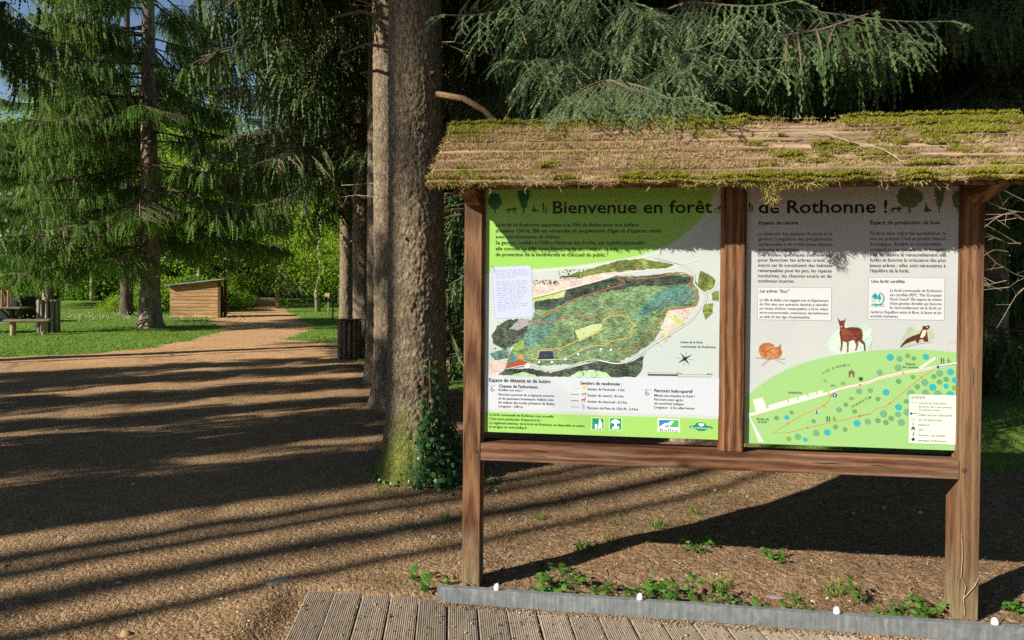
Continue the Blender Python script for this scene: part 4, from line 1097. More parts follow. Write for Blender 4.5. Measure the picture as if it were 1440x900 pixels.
a.line(Z([(60, 303), (110, 306), (150, 315), (200, 308), (258, 312)]), 1.2, '#8d8b86', .0004); a.line(Z([(150, 315), (120, 340), (100, 358)]), 2.2, '#a3a19b', .0004); a.line(Z([(190, 312), (225, 330), (255, 345)]), 1.8, '#a3a19b', .0004)
a.build('squirrel_painting', PR)
a = Pr(3)
a.poly(ragged(Z([(540, 180), (600, 130), (640, 90), (720, 85), (800, 68), (845, 110), (840, 255), (760, 262), (690, 275), (570, 285), (545, 220)]), 3, .7), WASH)
a.poly(Z([(612, 32), (632, 55), (640, 50), (655, 52), (670, 34), (662, 62), (658, 85), (665, 102), (700, 96), (755, 98), (778, 112), (785, 150), (780, 180), (800, 205), (804, 258), (794, 258), (788, 215), (755, 188), (752, 225), (738, 258), (730, 256), (740, 222), (722, 182), (690, 190), (688, 268), (676, 268), (676, 200), (650, 192), (646, 230), (638, 262), (630, 258), (636, 215), (632, 175), (626, 140), (630, 95), (622, 70)]), FD, .0002)
a.line(Z([(632, 120), (640, 175)]), 1.0, '#3d1f1a', .0004); a.line(Z([(690, 190), (720, 180), (750, 186)]), .9, '#3d1f1a', .0004); a.disc(1050 + 640 * K, 440 + 92 * K, .8, '#e6e0dc', .0005, 8); a.disc(1050 + 640 * K, 440 + 80 * K, .7, '#1c1210', .0005, 8)
for k in range(26):
    x = random.Random(k).uniform(580, 845); y0 = random.Random(k + 99).uniform(240, 270); a.line(Z([(x, y0), (x + random.Random(k + 5).uniform(-8, 10), y0 - random.Random(k + 7).uniform(15, 60) * (1 if x > 780 else .5))]), .35, '#8f9f94', .0001)
a.build('deer_painting', PR)
a = Pr(3)
a.poly(ragged(Z([(1030, 230), (1050, 160), (1100, 90), (1180, 85), (1250, 110), (1265, 170), (1180, 205), (1080, 225)]), 4, .6), WASH2)
a.poly(Z([(1032, 236), (1050, 208), (1080, 175), (1120, 155), (1165, 140), (1185, 110), (1188, 85), (1205, 90), (1228, 82), (1238, 95), (1228, 108), (1215, 115), (1222, 160), (1226, 195), (1196, 194), (1190, 178), (1166, 180), (1160, 204), (1146, 202), (1140, 186), (1110, 195), (1070, 210), (1045, 232)]), FM, .0002)
a.poly(Z([(1188, 118), (1212, 114), (1206, 150), (1186, 170), (1170, 165)]), '#d9cdbc', .0004); a.disc(1050 + 1218 * K, 440 + 97 * K, .8, '#e6dfd8', .0005, 8)
a.line(Z([(1050, 236), (1100, 225), (1180, 208), (1258, 196)]), .6, '#9a9d98', .0003); a.line(Z([(1350, 220), (1380, 180), (1400, 210)]), .5, '#c8b8a4', .0002); a.line(Z([(1365, 205), (1415, 195)]), .5, '#c8b8a4', .0002)
a.build('marten_painting', PR)
# plan of the arboretum
w = Pr(4)
K2 = 180 / 810
def A(pts): return [(1040 + x * K2, 440 + y * K2) for x, y in pts]
K3 = 240 / 1080
def Bq(pts): return [(1200 + x * K3, 440 + y * K3) for x, y in pts]
w.poly(A([(50, 636), (104, 628), (84, 550), (146, 534), (172, 605), (184, 602), (182, 585), (300, 550), (306, 570), (316, 566), (312, 546), (360, 533), (366, 550), (376, 547), (372, 530), (424, 516), (430, 532), (440, 529), (436, 512), (482, 500), (488, 516), (497, 513), (494, 496), (522, 488), (530, 508), (560, 500), (560, 516), (50, 660)]), '#d6d6cf')
w.line(A([(570, 505), (640, 482), (820, 440)]) + Bq([(160, 415), (310, 380), (520, 345), (660, 318)]), 3.4, '#d6d6cf', .0001)
w.line(Bq([(420, 350), (520, 284)]), 3.0, '#e2e6d8', .0001)
w.poly(A([(60, 660), (66, 655), (156, 818), (120, 818)]), '#c3cfca', .0001)
OR = '#d4765a'
w.line(A([(580, 508), (640, 486), (760, 456), (820, 442)]) + Bq([(160, 416), (310, 381), (450, 356), (540, 342)]), .7, OR, .0003)
w.line(A([(580, 512), (560, 560), (530, 590), (480, 612), (420, 634), (300, 702), (212, 760), (300, 758), (430, 726), (600, 690), (760, 652), (820, 640)]) + Bq([(40, 652), (110, 636), (150, 604), (200, 596), (240, 566), (340, 480), (430, 408), (520, 346)]), .7, OR, .0003)
for x, y, s_ in [(*A([(758, 456)])[0], -1), (*A([(530, 588)])[0], -1), (*A([(302, 702)])[0], -1), (*A([(432, 726)])[0], 1), (*A([(764, 652)])[0], 1), (*Bq([(38, 456)])[0], -1), (*Bq([(312, 381)])[0], -1), (*Bq([(40, 652)])[0], 1), (*Bq([(232, 572)])[0], 1), (*Bq([(432, 408)])[0], 1), (*A([(578, 524)])[0], 1)]:
    w.poly([(x + 2 * s_, y), (x - 1.8 * s_, y - 1.7), (x - 1.8 * s_, y + 1.7)], '#cf5c40', .0005)
w.line(Bq([(535, 343), (660, 322)]), .9, '#2c4a86', .0004); w.disc(*Bq([(535, 343)])[0], 1.9, '#2c4a86', .0006, 12)
dots_a = [(233, 665, 15, 1), (298, 661, 15, 2), (328, 630, 13, 1), (468, 685, 13, 1), (310, 797, 15, 3), (368, 783, 20, 0), (414, 801, 14, 2), (484, 760, 20, 0), (554, 756, 20, 2), (606, 721, 16, 1), (666, 737, 15, 1), (628, 613, 17, 0), (672, 580, 14, 1), (727, 623, 14, 1), (755, 496, 17, 0), (767, 418, 13, 4), (743, 698, 20, 2)]
dots_b = [(232, 281, 21, 2), (291, 291, 18, 0), (343, 272, 14, 1), (382, 287, 14, 1), (458, 278, 18, 2), (281, 347, 21, 0), (165, 378, 18, 0), (285, 433, 16, 1), (376, 405, 14, 3), (35, 496, 18, 0), (106, 490, 16, 0), (205, 502, 20, 2), (154, 544, 14, 1), (451, 440, 21, 0), (508, 403, 15, 1), (546, 382, 20, 0), (614, 374, 20, 2), (544, 437, 16, 1), (586, 420, 16, 1), (643, 425, 19, 2), (501, 470, 21, 2), (586, 463, 15, 2), (638, 473, 15, 3), (404, 467, 16, 1), (362, 507, 21, 0), (456, 506, 21, 0), (534, 510, 21, 0), (612, 515, 21, 2), (334, 560, 15, 1), (285, 596, 20, 2), (190, 638, 21, 0), (281, 642, 17, 0), (338, 628, 20, 0), (238, 667, 16, 1), (205, 693, 16, 1), (302, 693, 21, 0), (154, 681, 16, 1), (90, 688, 18, 0), (22, 698, 21, 2), (8, 624, 14, 1)]
DC = ['#6a9f7c', '#649866', '#35a5ae', '#6c9f4e', '#2f5c3a']
for lst, cf in ((dots_a, A), (dots_b, Bq)):
    for i, (x, y, r, c) in enumerate(lst): w.disc(*cf([(x, y)])[0], r * K2, DC[c], .0002 + .00001 * (i % 8), 18)
hx, hy = A([(708, 385)])[0]
w.poly([(hx, hy - 6), (hx + 5.4, hy - 1.4), (hx + 4, hy - 1.4), (hx + 4, hy + 5), (hx + 1.6, hy + 5), (hx + 1.6, hy + .4), (hx - 1.6, hy + .4), (hx - 1.6, hy + 5), (hx - 4, hy + 5), (hx - 4, hy - 1.4), (hx - 5.4, hy - 1.4)], '#6f604c', .0004)
w.line([(A([(541, 427)])[0][0] + 2 * math.cos(k * .7), A([(541, 427)])[0][1] + 2 * math.sin(k * .7)) for k in range(9)], .6, '#7f5f56', .0004)
for x, y in ((590, 460), (655, 446), (708, 541)):
    px, py = A([(x, y)])[0]; w.line([(px - 3.2, py - 1), (px + 3.2, py - 1)], .7, '#5d7050', .0004); w.line([(px - 2, py + 2), (px - 1, py - 1)], .5, '#5d7050', .0004); w.line([(px + 2, py + 2), (px + 1, py - 1)], .5, '#5d7050', .0004); w.line([(px - 4, py + 1), (px + 4, py + 1)], .4, '#5d7050', .0004)
w.disc(*A([(602, 521)])[0], 3.0, '#2c4a86', .0004); w.rect(*A([(599, 514)])[0], *A([(605, 528)])[0], '#e8ecf2', .0006)
px, py = A([(488, 627)])[0]; w.poly([(px - 3, py - 1), (px, py - 3.4), (px + 3, py - 1)], '#e8ecf2', .0003); w.rect(px - .9, py - 3, px + .9, py + 3, '#2c4a86', .0005)
for cx, cy in (A([(575, 668)])[0], Bq([(578, 300)])[0]):
    sil(w, PERSON, cx - 6, cy - 4.4, .62, '#1f5c34'); sil(w, PERSON, cx - 2.6, cy - 3.4, .52, '#1f5c34'); wheelchair(w, cx + 4, cy + 1.6, .8, '#1f5c34')
w.rect(*Bq([(349, 516)])[0], *Bq([(652, 832)])[0], '#8a9a8c', .0006); w.rect(*Bq([(351.5, 519)])[0], *Bq([(649, 829)])[0], '#d3e2d2', .0008)
w.line(Bq([(360, 565), (402, 566)]), .8, '#cf6c50', .0010); w.line(Bq([(364, 637), (404, 637)]), .9, '#2c4a86', .0010); w.disc(*Bq([(366, 637)])[0], 1.8, '#2c4a86', .0011, 10)
px, py = Bq([(378, 670)])[0]; w.line([(px - 3, py - 1), (px + 3, py - 1)], .5, '#5d6c58', .0010); w.line([(px - 3, py + 1), (px + 3, py + 1)], .5, '#5d6c58', .0010)
px, py = Bq([(378, 702)])[0]; w.line([(px + 1.5 * math.cos(k * .7), py + 1.5 * math.sin(k * .7)) for k in range(9)], .7, '#55605a', .0010)
px, py = Bq([(378, 732)])[0]; w.poly([(px, py - 3.4), (px + 3.2, py - .6), (px + 2.4, py - .6), (px + 2.4, py + 3), (px + .9, py + 3), (px + .9, py + .6), (px - .9, py + .6), (px - .9, py + 3), (px - 2.4, py + 3), (px - 2.4, py - .6), (px - 3.2, py - .6)], '#3d4640', .0010)
px, py = Bq([(379, 767)])[0]; w.rect(px - .8, py - 2.4, px + .8, py + 2.4, '#2a3866', .0010)
px, py = Bq([(378, 800)])[0]; w.disc(px, py, 2.3, '#2a3866', .0010, 12)
w.build('arboretum_plan', PR)
lettering(PR, 'plan_lettering', '#3f5436', [("PARKING", 1108.5, 1127.5, 553.5, 3.0), ("Entrée de", 1064, 1081, 590.6, 3.4), ("la forêt", 1066, 1078.5, 594.6, 3.4), ("Départ", 1273.4, 1287, 513.2, 3.4), ("des cessions", 1269, 1291, 517.4, 3.4)], bold=0.006)
# words set along curves and slopes
def path_word(body, x0, y0, x1, y1, sag, cap, name):
    AV = []; AF = []; n = len(body)
    for i, ch in enumerate(body):
        if ch == ' ': continue
        t = i / (n - 1); x = x0 + (x1 - x0) * t; y = y0 + (y1 - y0) * t - sag * 4 * t * (1 - t)
        V, F = text_geo(ch, 0.004)
        s0, z0 = LP(x, y); k = cap * 0.0035 / .73
        dx, dy = (x1 - x0), (y1 - y0) - sag * 4 * (1 - 2 * t); an = math.atan2(-dy, dx)
        b_ = sum(len(v) for v in AV)
        u = (V[:, 0] - V[:, 0].mean()) * k; v = V[:, 1] * k
        AV.append(np.stack([s0 + u * math.cos(an) - v * math.sin(an), np.full(len(V), PANEL_Y - .0012), z0 + u * math.sin(an) + v * math.cos(an)], 1))
        AF += [tuple(q_ + b_ for q_ in f_) for f_ in F]
    me = bpy.data.meshes.new(name); me.from_pydata(np.concatenate(AV).tolist(), [], AF); me.materials.append(ink('#3f5436')); me.update()
    return link(name, me, PR)
path_word("AIRE D'ACCUEIL", 1158, 526, 1194, 514.6, 2.6, 3.0, 'plan_lettering')
path_word("ARBORETUM", 1199, 573, 1224, 560, .4, 3.0, 'plan_lettering')
lettering(PR, 'legend_lettering', '#46524a', [("LEGENDE", 1280.5, 1301, 560.4, 3.9), ("Chemin de l'arboretum", 1292, 1330, 568.0, 3.2), ("Boucle de 500 m avec panneaux", 1292, 1339, 572.9, 2.8), ("et sculptures sonores", 1292, 1322, 577.2, 2.8), ("Départ parcours ludo-sportif", 1291.5, 1339, 584.6, 3.5), ("aire de pique-nique", 1291.5, 1324, 591.4, 3.3), ("barbecue", 1291.5, 1307, 598.6, 3.3), ("abri", 1291.5, 1297.5, 605.6, 3.3), ("fontaine à eau potable", 1291.5, 1329, 613.2, 3.3), ("panneaux d'information", 1291, 1331, 620.6, 3.3)], layer=7, bold=0.003)
bpy.data.objects.remove(_to)
# ------------------------------------------------------------------ trees
def trunk_mesh(name, r0, H, mat, seed, nth=48, zs=None, flare=0.5, lean=(0, 0), taper=0.75, bark=0.012, cell=0.035, moss=None, lobes=5):
    rng = np.random.default_rng(seed)
    zs = np.asarray(zs)
    th = np.linspace(0, 2 * math.pi, nth, endpoint=False)
    TT, Z = np.meshgrid(th, zs)
    r = r0 * (1 - taper * np.clip(Z, 0, H) / H)
    ph = rng.uniform(0, 6.28)
    lob = np.zeros_like(TT)
    for k in range(lobes): lob = np.maximum(lob, np.exp(-((np.angle(np.exp(1j * (TT - ph - 2 * math.pi * k / lobes - 0.3 * math.sin(k * 5.1 + seed))))) / 0.36) ** 2) * (0.6 + 0.4 * math.sin(k * 3.7 + seed)))
    fl = np.exp(-np.clip(Z, 0, None) / 0.16)
    r = r + r0 * flare * (0.35 * np.exp(-np.clip(Z, 0, None) / 0.5) + 0.75 * fl * lob)
    r = r * (1 + 0.035 * fbm(np.cos(TT) * 1.5 + 9, np.sin(TT) * 1.5, seed, Z * 0.8))
    if bark:
        per = 2 * math.pi * r0 / cell; per = max(6, round(per))
        d, v = worley(TT / (2 * math.pi) * per % per, Z / cell * 0.72, seed)
        r = r + bark * (0.5 - d) * 1.2 + bark * 0.7 * (v - .5) + bark * 0.6 * fbm(np.cos(TT) * 9, np.sin(TT) * 9, seed + 3, Z * 16)
    X = r * np.cos(TT) + lean[0] * Z / H; Y = r * np.sin(TT) + lean[1] * Z / H
    V = np.stack([X, Y, Z], 2).reshape(-1, 3)
    n = len(zs); i = np.arange((n - 1) * nth); row, c = i // nth, i % nth
    F = np.stack([row * nth + c, row * nth + (c + 1) % nth, (row + 1) * nth + (c + 1) % nth, (row + 1) * nth + c], 1)
    tone = np.zeros(len(F)) if moss is None else moss(V[F].mean(1))
    return np_mesh(name, V, F, mat, tone=tone, smooth=bark == 0)

def feather(K=5):
    """hanging spray along +x: ragged tufts in the xy plane, a little folded"""
    V = []; F = []
    for k in range(K):
        a, c, b_ = k / K, (k + .42) / K, min((k + 1.15) / K, 1.0)
        w = 0.5 * (1 - 0.55 * k / K)
        for s in (1, -1):
            o = len(V); V += [(a, 0, 0), (c + .06, s * w, -.12 * w), (b_, 0, 0)]; F.append((o, o + 1, o + 2) if s > 0 else (o, o + 2, o + 1))
    return np.array(V, float), np.array(F)
FV, FF = feather()

def spruce_branch(seed, hang=1.0, nsec=13, droop=0.30, up=0.22, per=9, t0=0.12):
    """unit branch along +x; returns V, F, tone, material index (0 needles, 1 wood)"""
    rng = np.random.default_rng(seed)
    def axis(t): return np.array([t, 0.05 * math.sin(3 * t + seed), -droop * t ** 1.3 + up * t ** 3])
    P = []; D = []; L = []; W = []; T = []
    wood = MB()
    wood.tube([axis(t) for t in np.linspace(0, 0.97, 7)], [0.014 * (1 - .8 * t) for t in np.linspace(0, 1, 7)], 4)
    for k in range(nsec):
        t = t0 + (.98 - t0) * (k + rng.uniform(-.3, .3)) / nsec
        base = axis(t)
        for side in (1, -1):
            if rng.random() < .1: continue
            ln = (0.34 * math.sin(math.pi * min(1, t * .75 + .2)) + .06) * rng.uniform(.6, 1.2)
            ang = rng.uniform(0.7, 1.2)
            dv = np.array([math.cos(ang), side * math.sin(ang), rng.uniform(-.25, .05)])
            tip = base + dv * ln + np.array([0, 0, -ln * .25])
            m = (base + tip) / 2 + np.array([0, 0, ln * .06])
            wood.tube([base, m, tip], [.005, .004, .002], 3, cap=False)
            for j in range(per):
                u = (j + rng.uniform(.2, 1)) / per
                p = (1 - u) ** 2 * base + 2 * u * (1 - u) * m + u * u * tip
                P.append(p); hz = rng.uniform(.1, .35) if hang > .5 else rng.uniform(.4, 1)
                D.append((dv[0] * hz + rng.normal(0, .12), dv[1] * hz + rng.normal(0, .12), -1.0 * hang + rng.normal(0, .15)))
                L.append(rng.uniform(.05, .17) * (.6 + .6 * hang)); W.append(rng.uniform(.010, .018)); T.append(rng.beta(2, 2.4))
            P.append(m); D.append((tip - m) + np.array([0, 0, -.12 * hang])); L.append(ln * (.62 - .25 * min(hang, 1.3))); W.append(.022); T.append(rng.beta(2.2, 2))
    for k in range(34):
        t = rng.uniform(t0, 1); P.append(axis(t)); D.append((.25, rng.normal(0, .2), -1 * hang)); L.append(rng.uniform(.06, .16)); W.append(.016); T.append(rng.beta(2, 2))
    P = np.array(P); D = np.array(D, float); L = np.array(L); W = np.array(W)
    R = frame_from_dir(D, rng.uniform(0, 3.14, len(P)))
    V, F = spread(FV, FF, R, np.stack([L, W * 1.5, W], 1), P)
    tone = np.repeat(np.clip(np.array(T), 0, 1), len(FF))
    wv = np.array(wood.V); wf = []
    for f in wood.F:
        for q in range(1, len(f) - 1): wf.append((f[0], f[q], f[q + 1]))
    wf = np.array(wf) + len(V)
    return np.concatenate([V, wv]), np.concatenate([F, wf]), np.concatenate([tone, np.zeros(len(wf))]), np.concatenate([np.zeros(len(F), int), np.ones(len(wf), int)])

BR_HANG = [spruce_branch(s, 1.0) for s in (1, 2, 3)]
BR_WEEP = [spruce_branch(s, 1.25, 15, .26, .22, 11, .26) for s in (4, 5, 6)]
BR_UP = [spruce_branch(s, 0.35, 10, .2, .25, 4) for s in (11, 12)]
BR_THIN = [spruce_branch(s, .7, 7, .2, .2, 3) for s in (21, 22)]

def crown_mesh(name, brs, seed, z0, H, R, mats, step=0.42, per=5, shape=0.8, az=None, droop=0.0, top_sparse=10.0, dead=0):
    rng = np.random.default_rng(seed)
    Vs, Fs, Ts, Is = [], [], [], []; off = 0
    groups = [[] for _ in brs]
    z = z0
    while z < H - 0.4:
        fr = (z - z0) / (H - z0)
        rad = R * (1 - fr) ** shape * (0.75 + 0.25 * min(1, fr * 8 + .4))
        for k in range(per):
            a = rng.uniform(0, 6.283)
            if az is not None and not az(a, z): continue
            groups[rng.integers(len(brs))].append((z + rng.uniform(-.2, .2), a, max(.5, rad * rng.uniform(.62, 1.12)), rng.normal(droop + 0.10 - 0.45 * fr, .10), rng.uniform(-.3, .3)))
        z += step * (1 + max(0, z - top_sparse) * .22)
    for (V, F, T, I), gset in zip(brs, groups):
        if not gset: continue
        g = np.array(gset)
        R3 = rot_xyz(g[:, 4], g[:, 3], g[:, 1])
        S = np.stack([g[:, 2], g[:, 2], np.clip(g[:, 2], 1.2, 2.6)], 1)
        P = np.stack([0 * g[:, 0], 0 * g[:, 0], g[:, 0]], 1)
        v, f = spread(V, F, R3, S, P)
        Vs.append(v); Fs.append(f + off); off += len(v)
        jit = np.repeat(rng.normal(0, .10, len(g)), len(T))
        Ts.append(np.clip(np.tile(T, len(g)) + jit, 0, 1)); Is.append(np.tile(I, len(g)))
    return np_mesh(name, np.concatenate(Vs), np.concatenate(Fs), mats, np.concatenate(Ts), np.concatenate(Is))

ZS_FAR = np.concatenate([np.linspace(-0.25, 1.2, 16), np.linspace(1.5, 21, 22)])
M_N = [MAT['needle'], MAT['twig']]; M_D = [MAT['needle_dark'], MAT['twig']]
CR_LAWN = crown_mesh('crown', BR_WEEP, 5, 2.9, 21, 4.7, M_N, step=.46, per=5, droop=.10, top_sparse=10)
_rl = np.random.default_rng(3)
CR_LAWN_OPEN = crown_mesh('crown', BR_WEEP, 15, 3.0, 21, 4.7, M_N, step=.44, per=5, droop=.10, top_sparse=10, az=lambda a, z: abs(math.remainder(a + 1.48, 2 * math.pi)) > .55 or _rl.random() < .12)
CR_ROW = crown_mesh('crown', BR_HANG, 6, 3.9, 20, 3.6, M_D, step=.40, per=5, droop=.16, top_sparse=9)
CR_LOW = crown_mesh('crown', BR_HANG, 7, 0.9, 16, 3.4, M_D, step=.36, per=5, droop=.10, top_sparse=7)
CR_HIGH = crown_mesh('crown', BR_THIN + BR_UP, 8, 16.5, 24, 2.6, M_D, step=.5, per=5, droop=.05, top_sparse=12)
TR_FAR = [trunk_mesh('trunk', .27, 21, MAT['bark_far'], s, 18, ZS_FAR, .45, (random.uniform(-.2, .2), random.uniform(-.2, .2)), .8, 0) for s in (1, 2)]
def stub_mesh(seed, z0, z1, n, r):
    rnd = random.Random(seed); m = MB()
    for k in range(n):
        z = rnd.uniform(z0, z1); a = rnd.uniform(0, 6.28); L = rnd.uniform(.3, 1.5)
        p = Vector((math.cos(a) * r * .7, math.sin(a) * r * .7, z)); pts = [p]; d = Vector((math.cos(a), math.sin(a), rnd.uniform(-.15, .25)))
        for j in range(4):
            p = p + d * (L / 4); d = (d + Vector((rnd.uniform(-.25, .25), rnd.uniform(-.25, .25), rnd.uniform(-.3, .15)))).normalized(); pts.append(p)
        w = .006 + .006 * L
        m.tube(pts, [w, w * .8, w * .6, w * .45, w * .25], 4)
        for j in (2, 3):
            q = pts[j]; m.tube([q, q + Vector((rnd.uniform(-.2, .2), rnd.uniform(-.2, .2), rnd.uniform(-.3, .05)))], [w * .4, w * .15], 3)
    o = m.build('dead_branches', MAT['dead_twig']); me = o.data; bpy.data.objects.remove(o); return me
ST = [stub_mesh(1, 1.2, 5, 26, .25), stub_mesh(2, 2.0, 10, 40, .25)]

def gz(x, y): return float(ground_h(np.array([x]), np.array([y]))[0])
def spruce(x, y, crown, label, trunk=0, sc=1.0, rz=None, stubs=None, group=None, tr_me=None, name='spruce_tree', tsc=1.0):
    rz = random.uniform(0, 6.28) if rz is None else rz
    t = thing(name, label, 'tree', (x, y, gz(x, y)), rz, group)
    t.scale = (sc, sc, sc)
    tr = link('trunk', tr_me or TR_FAR[trunk], t); tr.scale = (tsc, tsc, 1)
    if crown is not None: link('crown', crown, t)
    if stubs is not None:
        s = link('dead_branches', ST[stubs], t); s['kind'] = 'stuff'
    return t

# the great trunk beside the board, with bark scales, mossy foot and a snapped limb
big = thing('spruce_tree', 'massive spruce trunk with scaly bark and mossy foot just left of the board', 'tree', (-0.75, 5.47, gz(-.75, 5.47)))
zs_big = np.concatenate([np.linspace(-.12, 4.1, 390), np.linspace(4.15, 17, 36)])
def big_moss(c):
    a = np.arctan2(c[:, 1], c[:, 0]); d = np.abs(np.angle(np.exp(1j * (a + 1.95))))
    return np.clip(sstep(0.60, 0.25, c[:, 2] * .8 + d * .33 + 0.10 * fbm(a * 6, c[:, 2] * 14, 5)) , 0, 1) * 0.9
link('trunk', trunk_mesh('trunk', .232, 20, MAT['bark'], 4, 220, zs_big, .66, (-.28, 0), .55, .0105, .026, moss=big_moss), big)
link('crown', CR_ROW, big).location = (0, 0, 3.6)
m = MB(); m.tube([(.14, -.12, 3.05), (.36, -.18, 3.0), (.52, -.22, 2.9), (.66, -.24, 2.76)], [.026, .024, .022, .019], 8)
m.build('broken_branch', MAT['broken_wood'], big)
m = MB()
for (a, z, L) in ((3.35, 3.66, .5), (3.0, 3.46, .45), (3.6, 3.2, .26), (3.9, 2.1, .05), (4.9, 2.75, .05), (5.1, 2.05, .04), (4.5, 1.9, .05), (5.4, 3.2, .05)):
    d = Vector((math.cos(a), math.sin(a), .18)); p = Vector((d.x * .2 - .03, d.y * .2, z)); m.tube([p, p + d * L * .5, p + d * L + Vector((0, 0, -L * .25))], [.016, .013, .006], 6)
m.build('branch_stub', MAT['twig'], big)['kind'] = 'stuff'

zs_mid = np.concatenate([np.linspace(-.2, 4.5, 150), np.linspace(4.6, 18, 30)])
def row_tree(x, y, r, seed, label, lean, crown=CR_ROW, fl=.6, stubs=0, cz=0.0):
    t = thing('spruce_tree', label, 'tree', (x, y, gz(x, y)), 0, 'spruces in a row along the right side of the path')
    link('trunk', trunk_mesh('trunk', r, 19, MAT['bark'], seed, 80, zs_mid, fl, lean, .55, .010, .05), t)
    c = link('crown', crown, t); c.location = (0, 0, cz); c.rotation_euler = (0, 0, seed * 1.3)
    if stubs is not None:
        s = link('dead_branches', ST[1], t); s['kind'] = 'stuff'; s.rotation_euler = (0, 0, seed)
    return t
row_tree(-1.50, 8.45, .20, 11, 'spruce trunk with a sunlit left edge close behind the massive trunk', (-.35, 0), fl=.9, cz=2.6)
row_tree(-2.08, 10.4, .15, 12, 'slim shaded spruce trunk behind the sunlit edged one', (-.1, 0), fl=1.0, stubs=None, cz=2.0)
row_tree(-3.22, 14.6, .20, 13, 'dark spruce trunk rising behind the slatted bin beside the trees', (-.25, 0), fl=.5, cz=.6)
row_tree(-4.95, 20.2, .20, 14, 'sun dappled spruce trunk with grass at its foot beyond the slatted bin', (-.1, 0), fl=.5, cz=1.2)

# the spruce on the lawn and its neighbours
lawn_sp = spruce(-12.05, 22.5, CR_LAWN_OPEN, 'weeping spruce with pale sunlit trunk standing on the lawn left of the path', rz=0.4, stubs=0,
       tr_me=trunk_mesh('trunk', .33, 21, MAT['bark_far'], 31, 40, ZS_FAR, .8, (-.15, 0), .85, 0))
t = spruce(-11.5, 12.0, CR_ROW, 'spruce whose dark boughs hang into the view at its upper left corner', rz=1.0, stubs=1)
for ch in t.children:
    if ch.name.startswith('crown'): ch.location = (0, 0, 2.6)
spruce(-17.0, 29.8, CR_HIGH, 'spruce with a shaded trunk behind the weeping lawn spruce', rz=2.2, sc=.95,
       tr_me=trunk_mesh('trunk', .27, 21, MAT['bark_shaded'], 33, 24, ZS_FAR, .45, (.1, 0), .8, 0))
spruce(-25.0, 36.4, CR_LAWN, 'weeping spruce at the left edge of the lawn beyond the picnic table', rz=3.0, sc=.92)

# conifers behind the board, dark against the light
for (x, y, cr, rz, sc, lab) in ((6.55, 9.3, CR_ROW, .5, .9, 'conifer with a bare dark trunk behind the right end of the board roof'),
                                (4.4, 10.2, CR_LOW, 1.9, 1.05, 'dense dark conifer behind the right half of the board'),
                                (2.6, 11.5, CR_LOW, 2.7, 1.1, 'dense dark conifer behind the middle of the board'),
                                (0.7, 12.0, CR_LOW, 4.0, 1.0, 'dense dark conifer between the massive trunk and the board'),
                                (7.8, 12.8, CR_LOW, 5.0, .8, 'dark conifer filling the gap right of the board'),
                                (10.2, 13.5, CR_ROW, .2, .9, 'dark conifer furthest right behind the board'),
                                (5.6, 16.0, CR_HIGH, 1.2, 1.0, 'tall dark conifer in the second rank behind the board'),
                                (1.6, 18.0, CR_LOW, 3.2, 1.2, 'dark conifer in the second rank seen past the massive trunk'),
                                (12.5, 18.0, CR_ROW, 3.9, 1.0, 'tall conifer in the second rank right of the board'),
                                (-1.0, 16.5, CR_ROW, .9, 1.0, 'dark spruce behind the row of trunks along the path')):
    spruce(x, y, cr, lab, rz=rz, sc=sc, stubs=1)

for (x, y, sc, lab) in ((-19.5, 52, 1.1, 'dark conifer closing the view where the path ends'), (-14.5, 50, 1.0, 'dark conifer right of the end of the path'), (-10.5, 47, 1.0, 'dark conifer behind the trail signs'), (-6.5, 44, 1.0, 'dark conifer behind the dappled spruce trunk'), (-24.5, 55, 1.1, 'dark conifer left of the end of the path'), (-16.5, 60, 1.2, 'dark conifer deepest in the wood beyond the path'), (-2.5, 40, 1.0, 'dark conifer behind the slim shaded trunk')):
    spruce(x, y, CR_LOW, lab, sc=sc)

# trees beyond the picture on the sunny side: their trunks and crowns streak the gravel with shade
SH = 'tall spruces standing left of the gravel, shading it'
SUNA = Vector((-0.862, -0.508)); SUNC = Vector((-0.508, 0.862))
for (c, a, sc, lab) in ((5.80, 6.6, .25, 'narrow spruce of the dense stand beside the gravel, first from the board'), (7.45, 5.8, .33, 'narrow spruce of the dense stand beside the gravel, second from the board'), (8.75, 8.4, .20, 'thin spruce of the dense stand beside the gravel, third from the board'),
                        (10.35, 6.8, .28, 'narrow spruce of the dense stand beside the gravel, fourth from the board'), (11.85, 7.6, .28, 'narrow spruce of the dense stand beside the gravel, fifth from the board'), (13.35, 6.6, .31, 'narrow spruce of the dense stand beside the gravel, sixth from the board'), (7.0, 11.5, .24, 'thin spruce in the second rank of the stand beside the gravel, nearer the board'), (12.6, 12.0, .24, 'thin spruce in the second rank of the stand beside the gravel, nearer the lawn')):
    p = SUNC * c + SUNA * a
    t = spruce(p.x, p.y, CR_LOW, lab, sc=1.0, group=SH, stubs=0, tsc=.6)
    for ch in t.children:
        if ch.name.startswith('crown'): ch.scale = (sc, sc, .95)
    t.rotation_euler = (random.uniform(-.03, .03), random.uniform(-.03, .03), t.rotation_euler.z)
for i, (c, a, w) in enumerate(((3.62, 12.0, .28), (3.98, 19.0, .80), (4.32, 15.0, .42), (4.62, 18.0, .60), (5.20, 13.5, .36), (15.5, 9.5, .3))):
    p = SUNC * c + SUNA * a
    t = spruce(p.x, p.y, CR_HIGH, 'high crowned spruce beside the gravel, its bare trunk streaking it with shade', group=SH, stubs=1, tsc=w)
    t.rotation_euler = (random.uniform(-.02, .02), random.uniform(-.02, .02), t.rotation_euler.z)
    for ch in t.children:
        if ch.name.startswith('crown'): ch.location.z = 4.0; ch.scale = (.8, .8, .8)
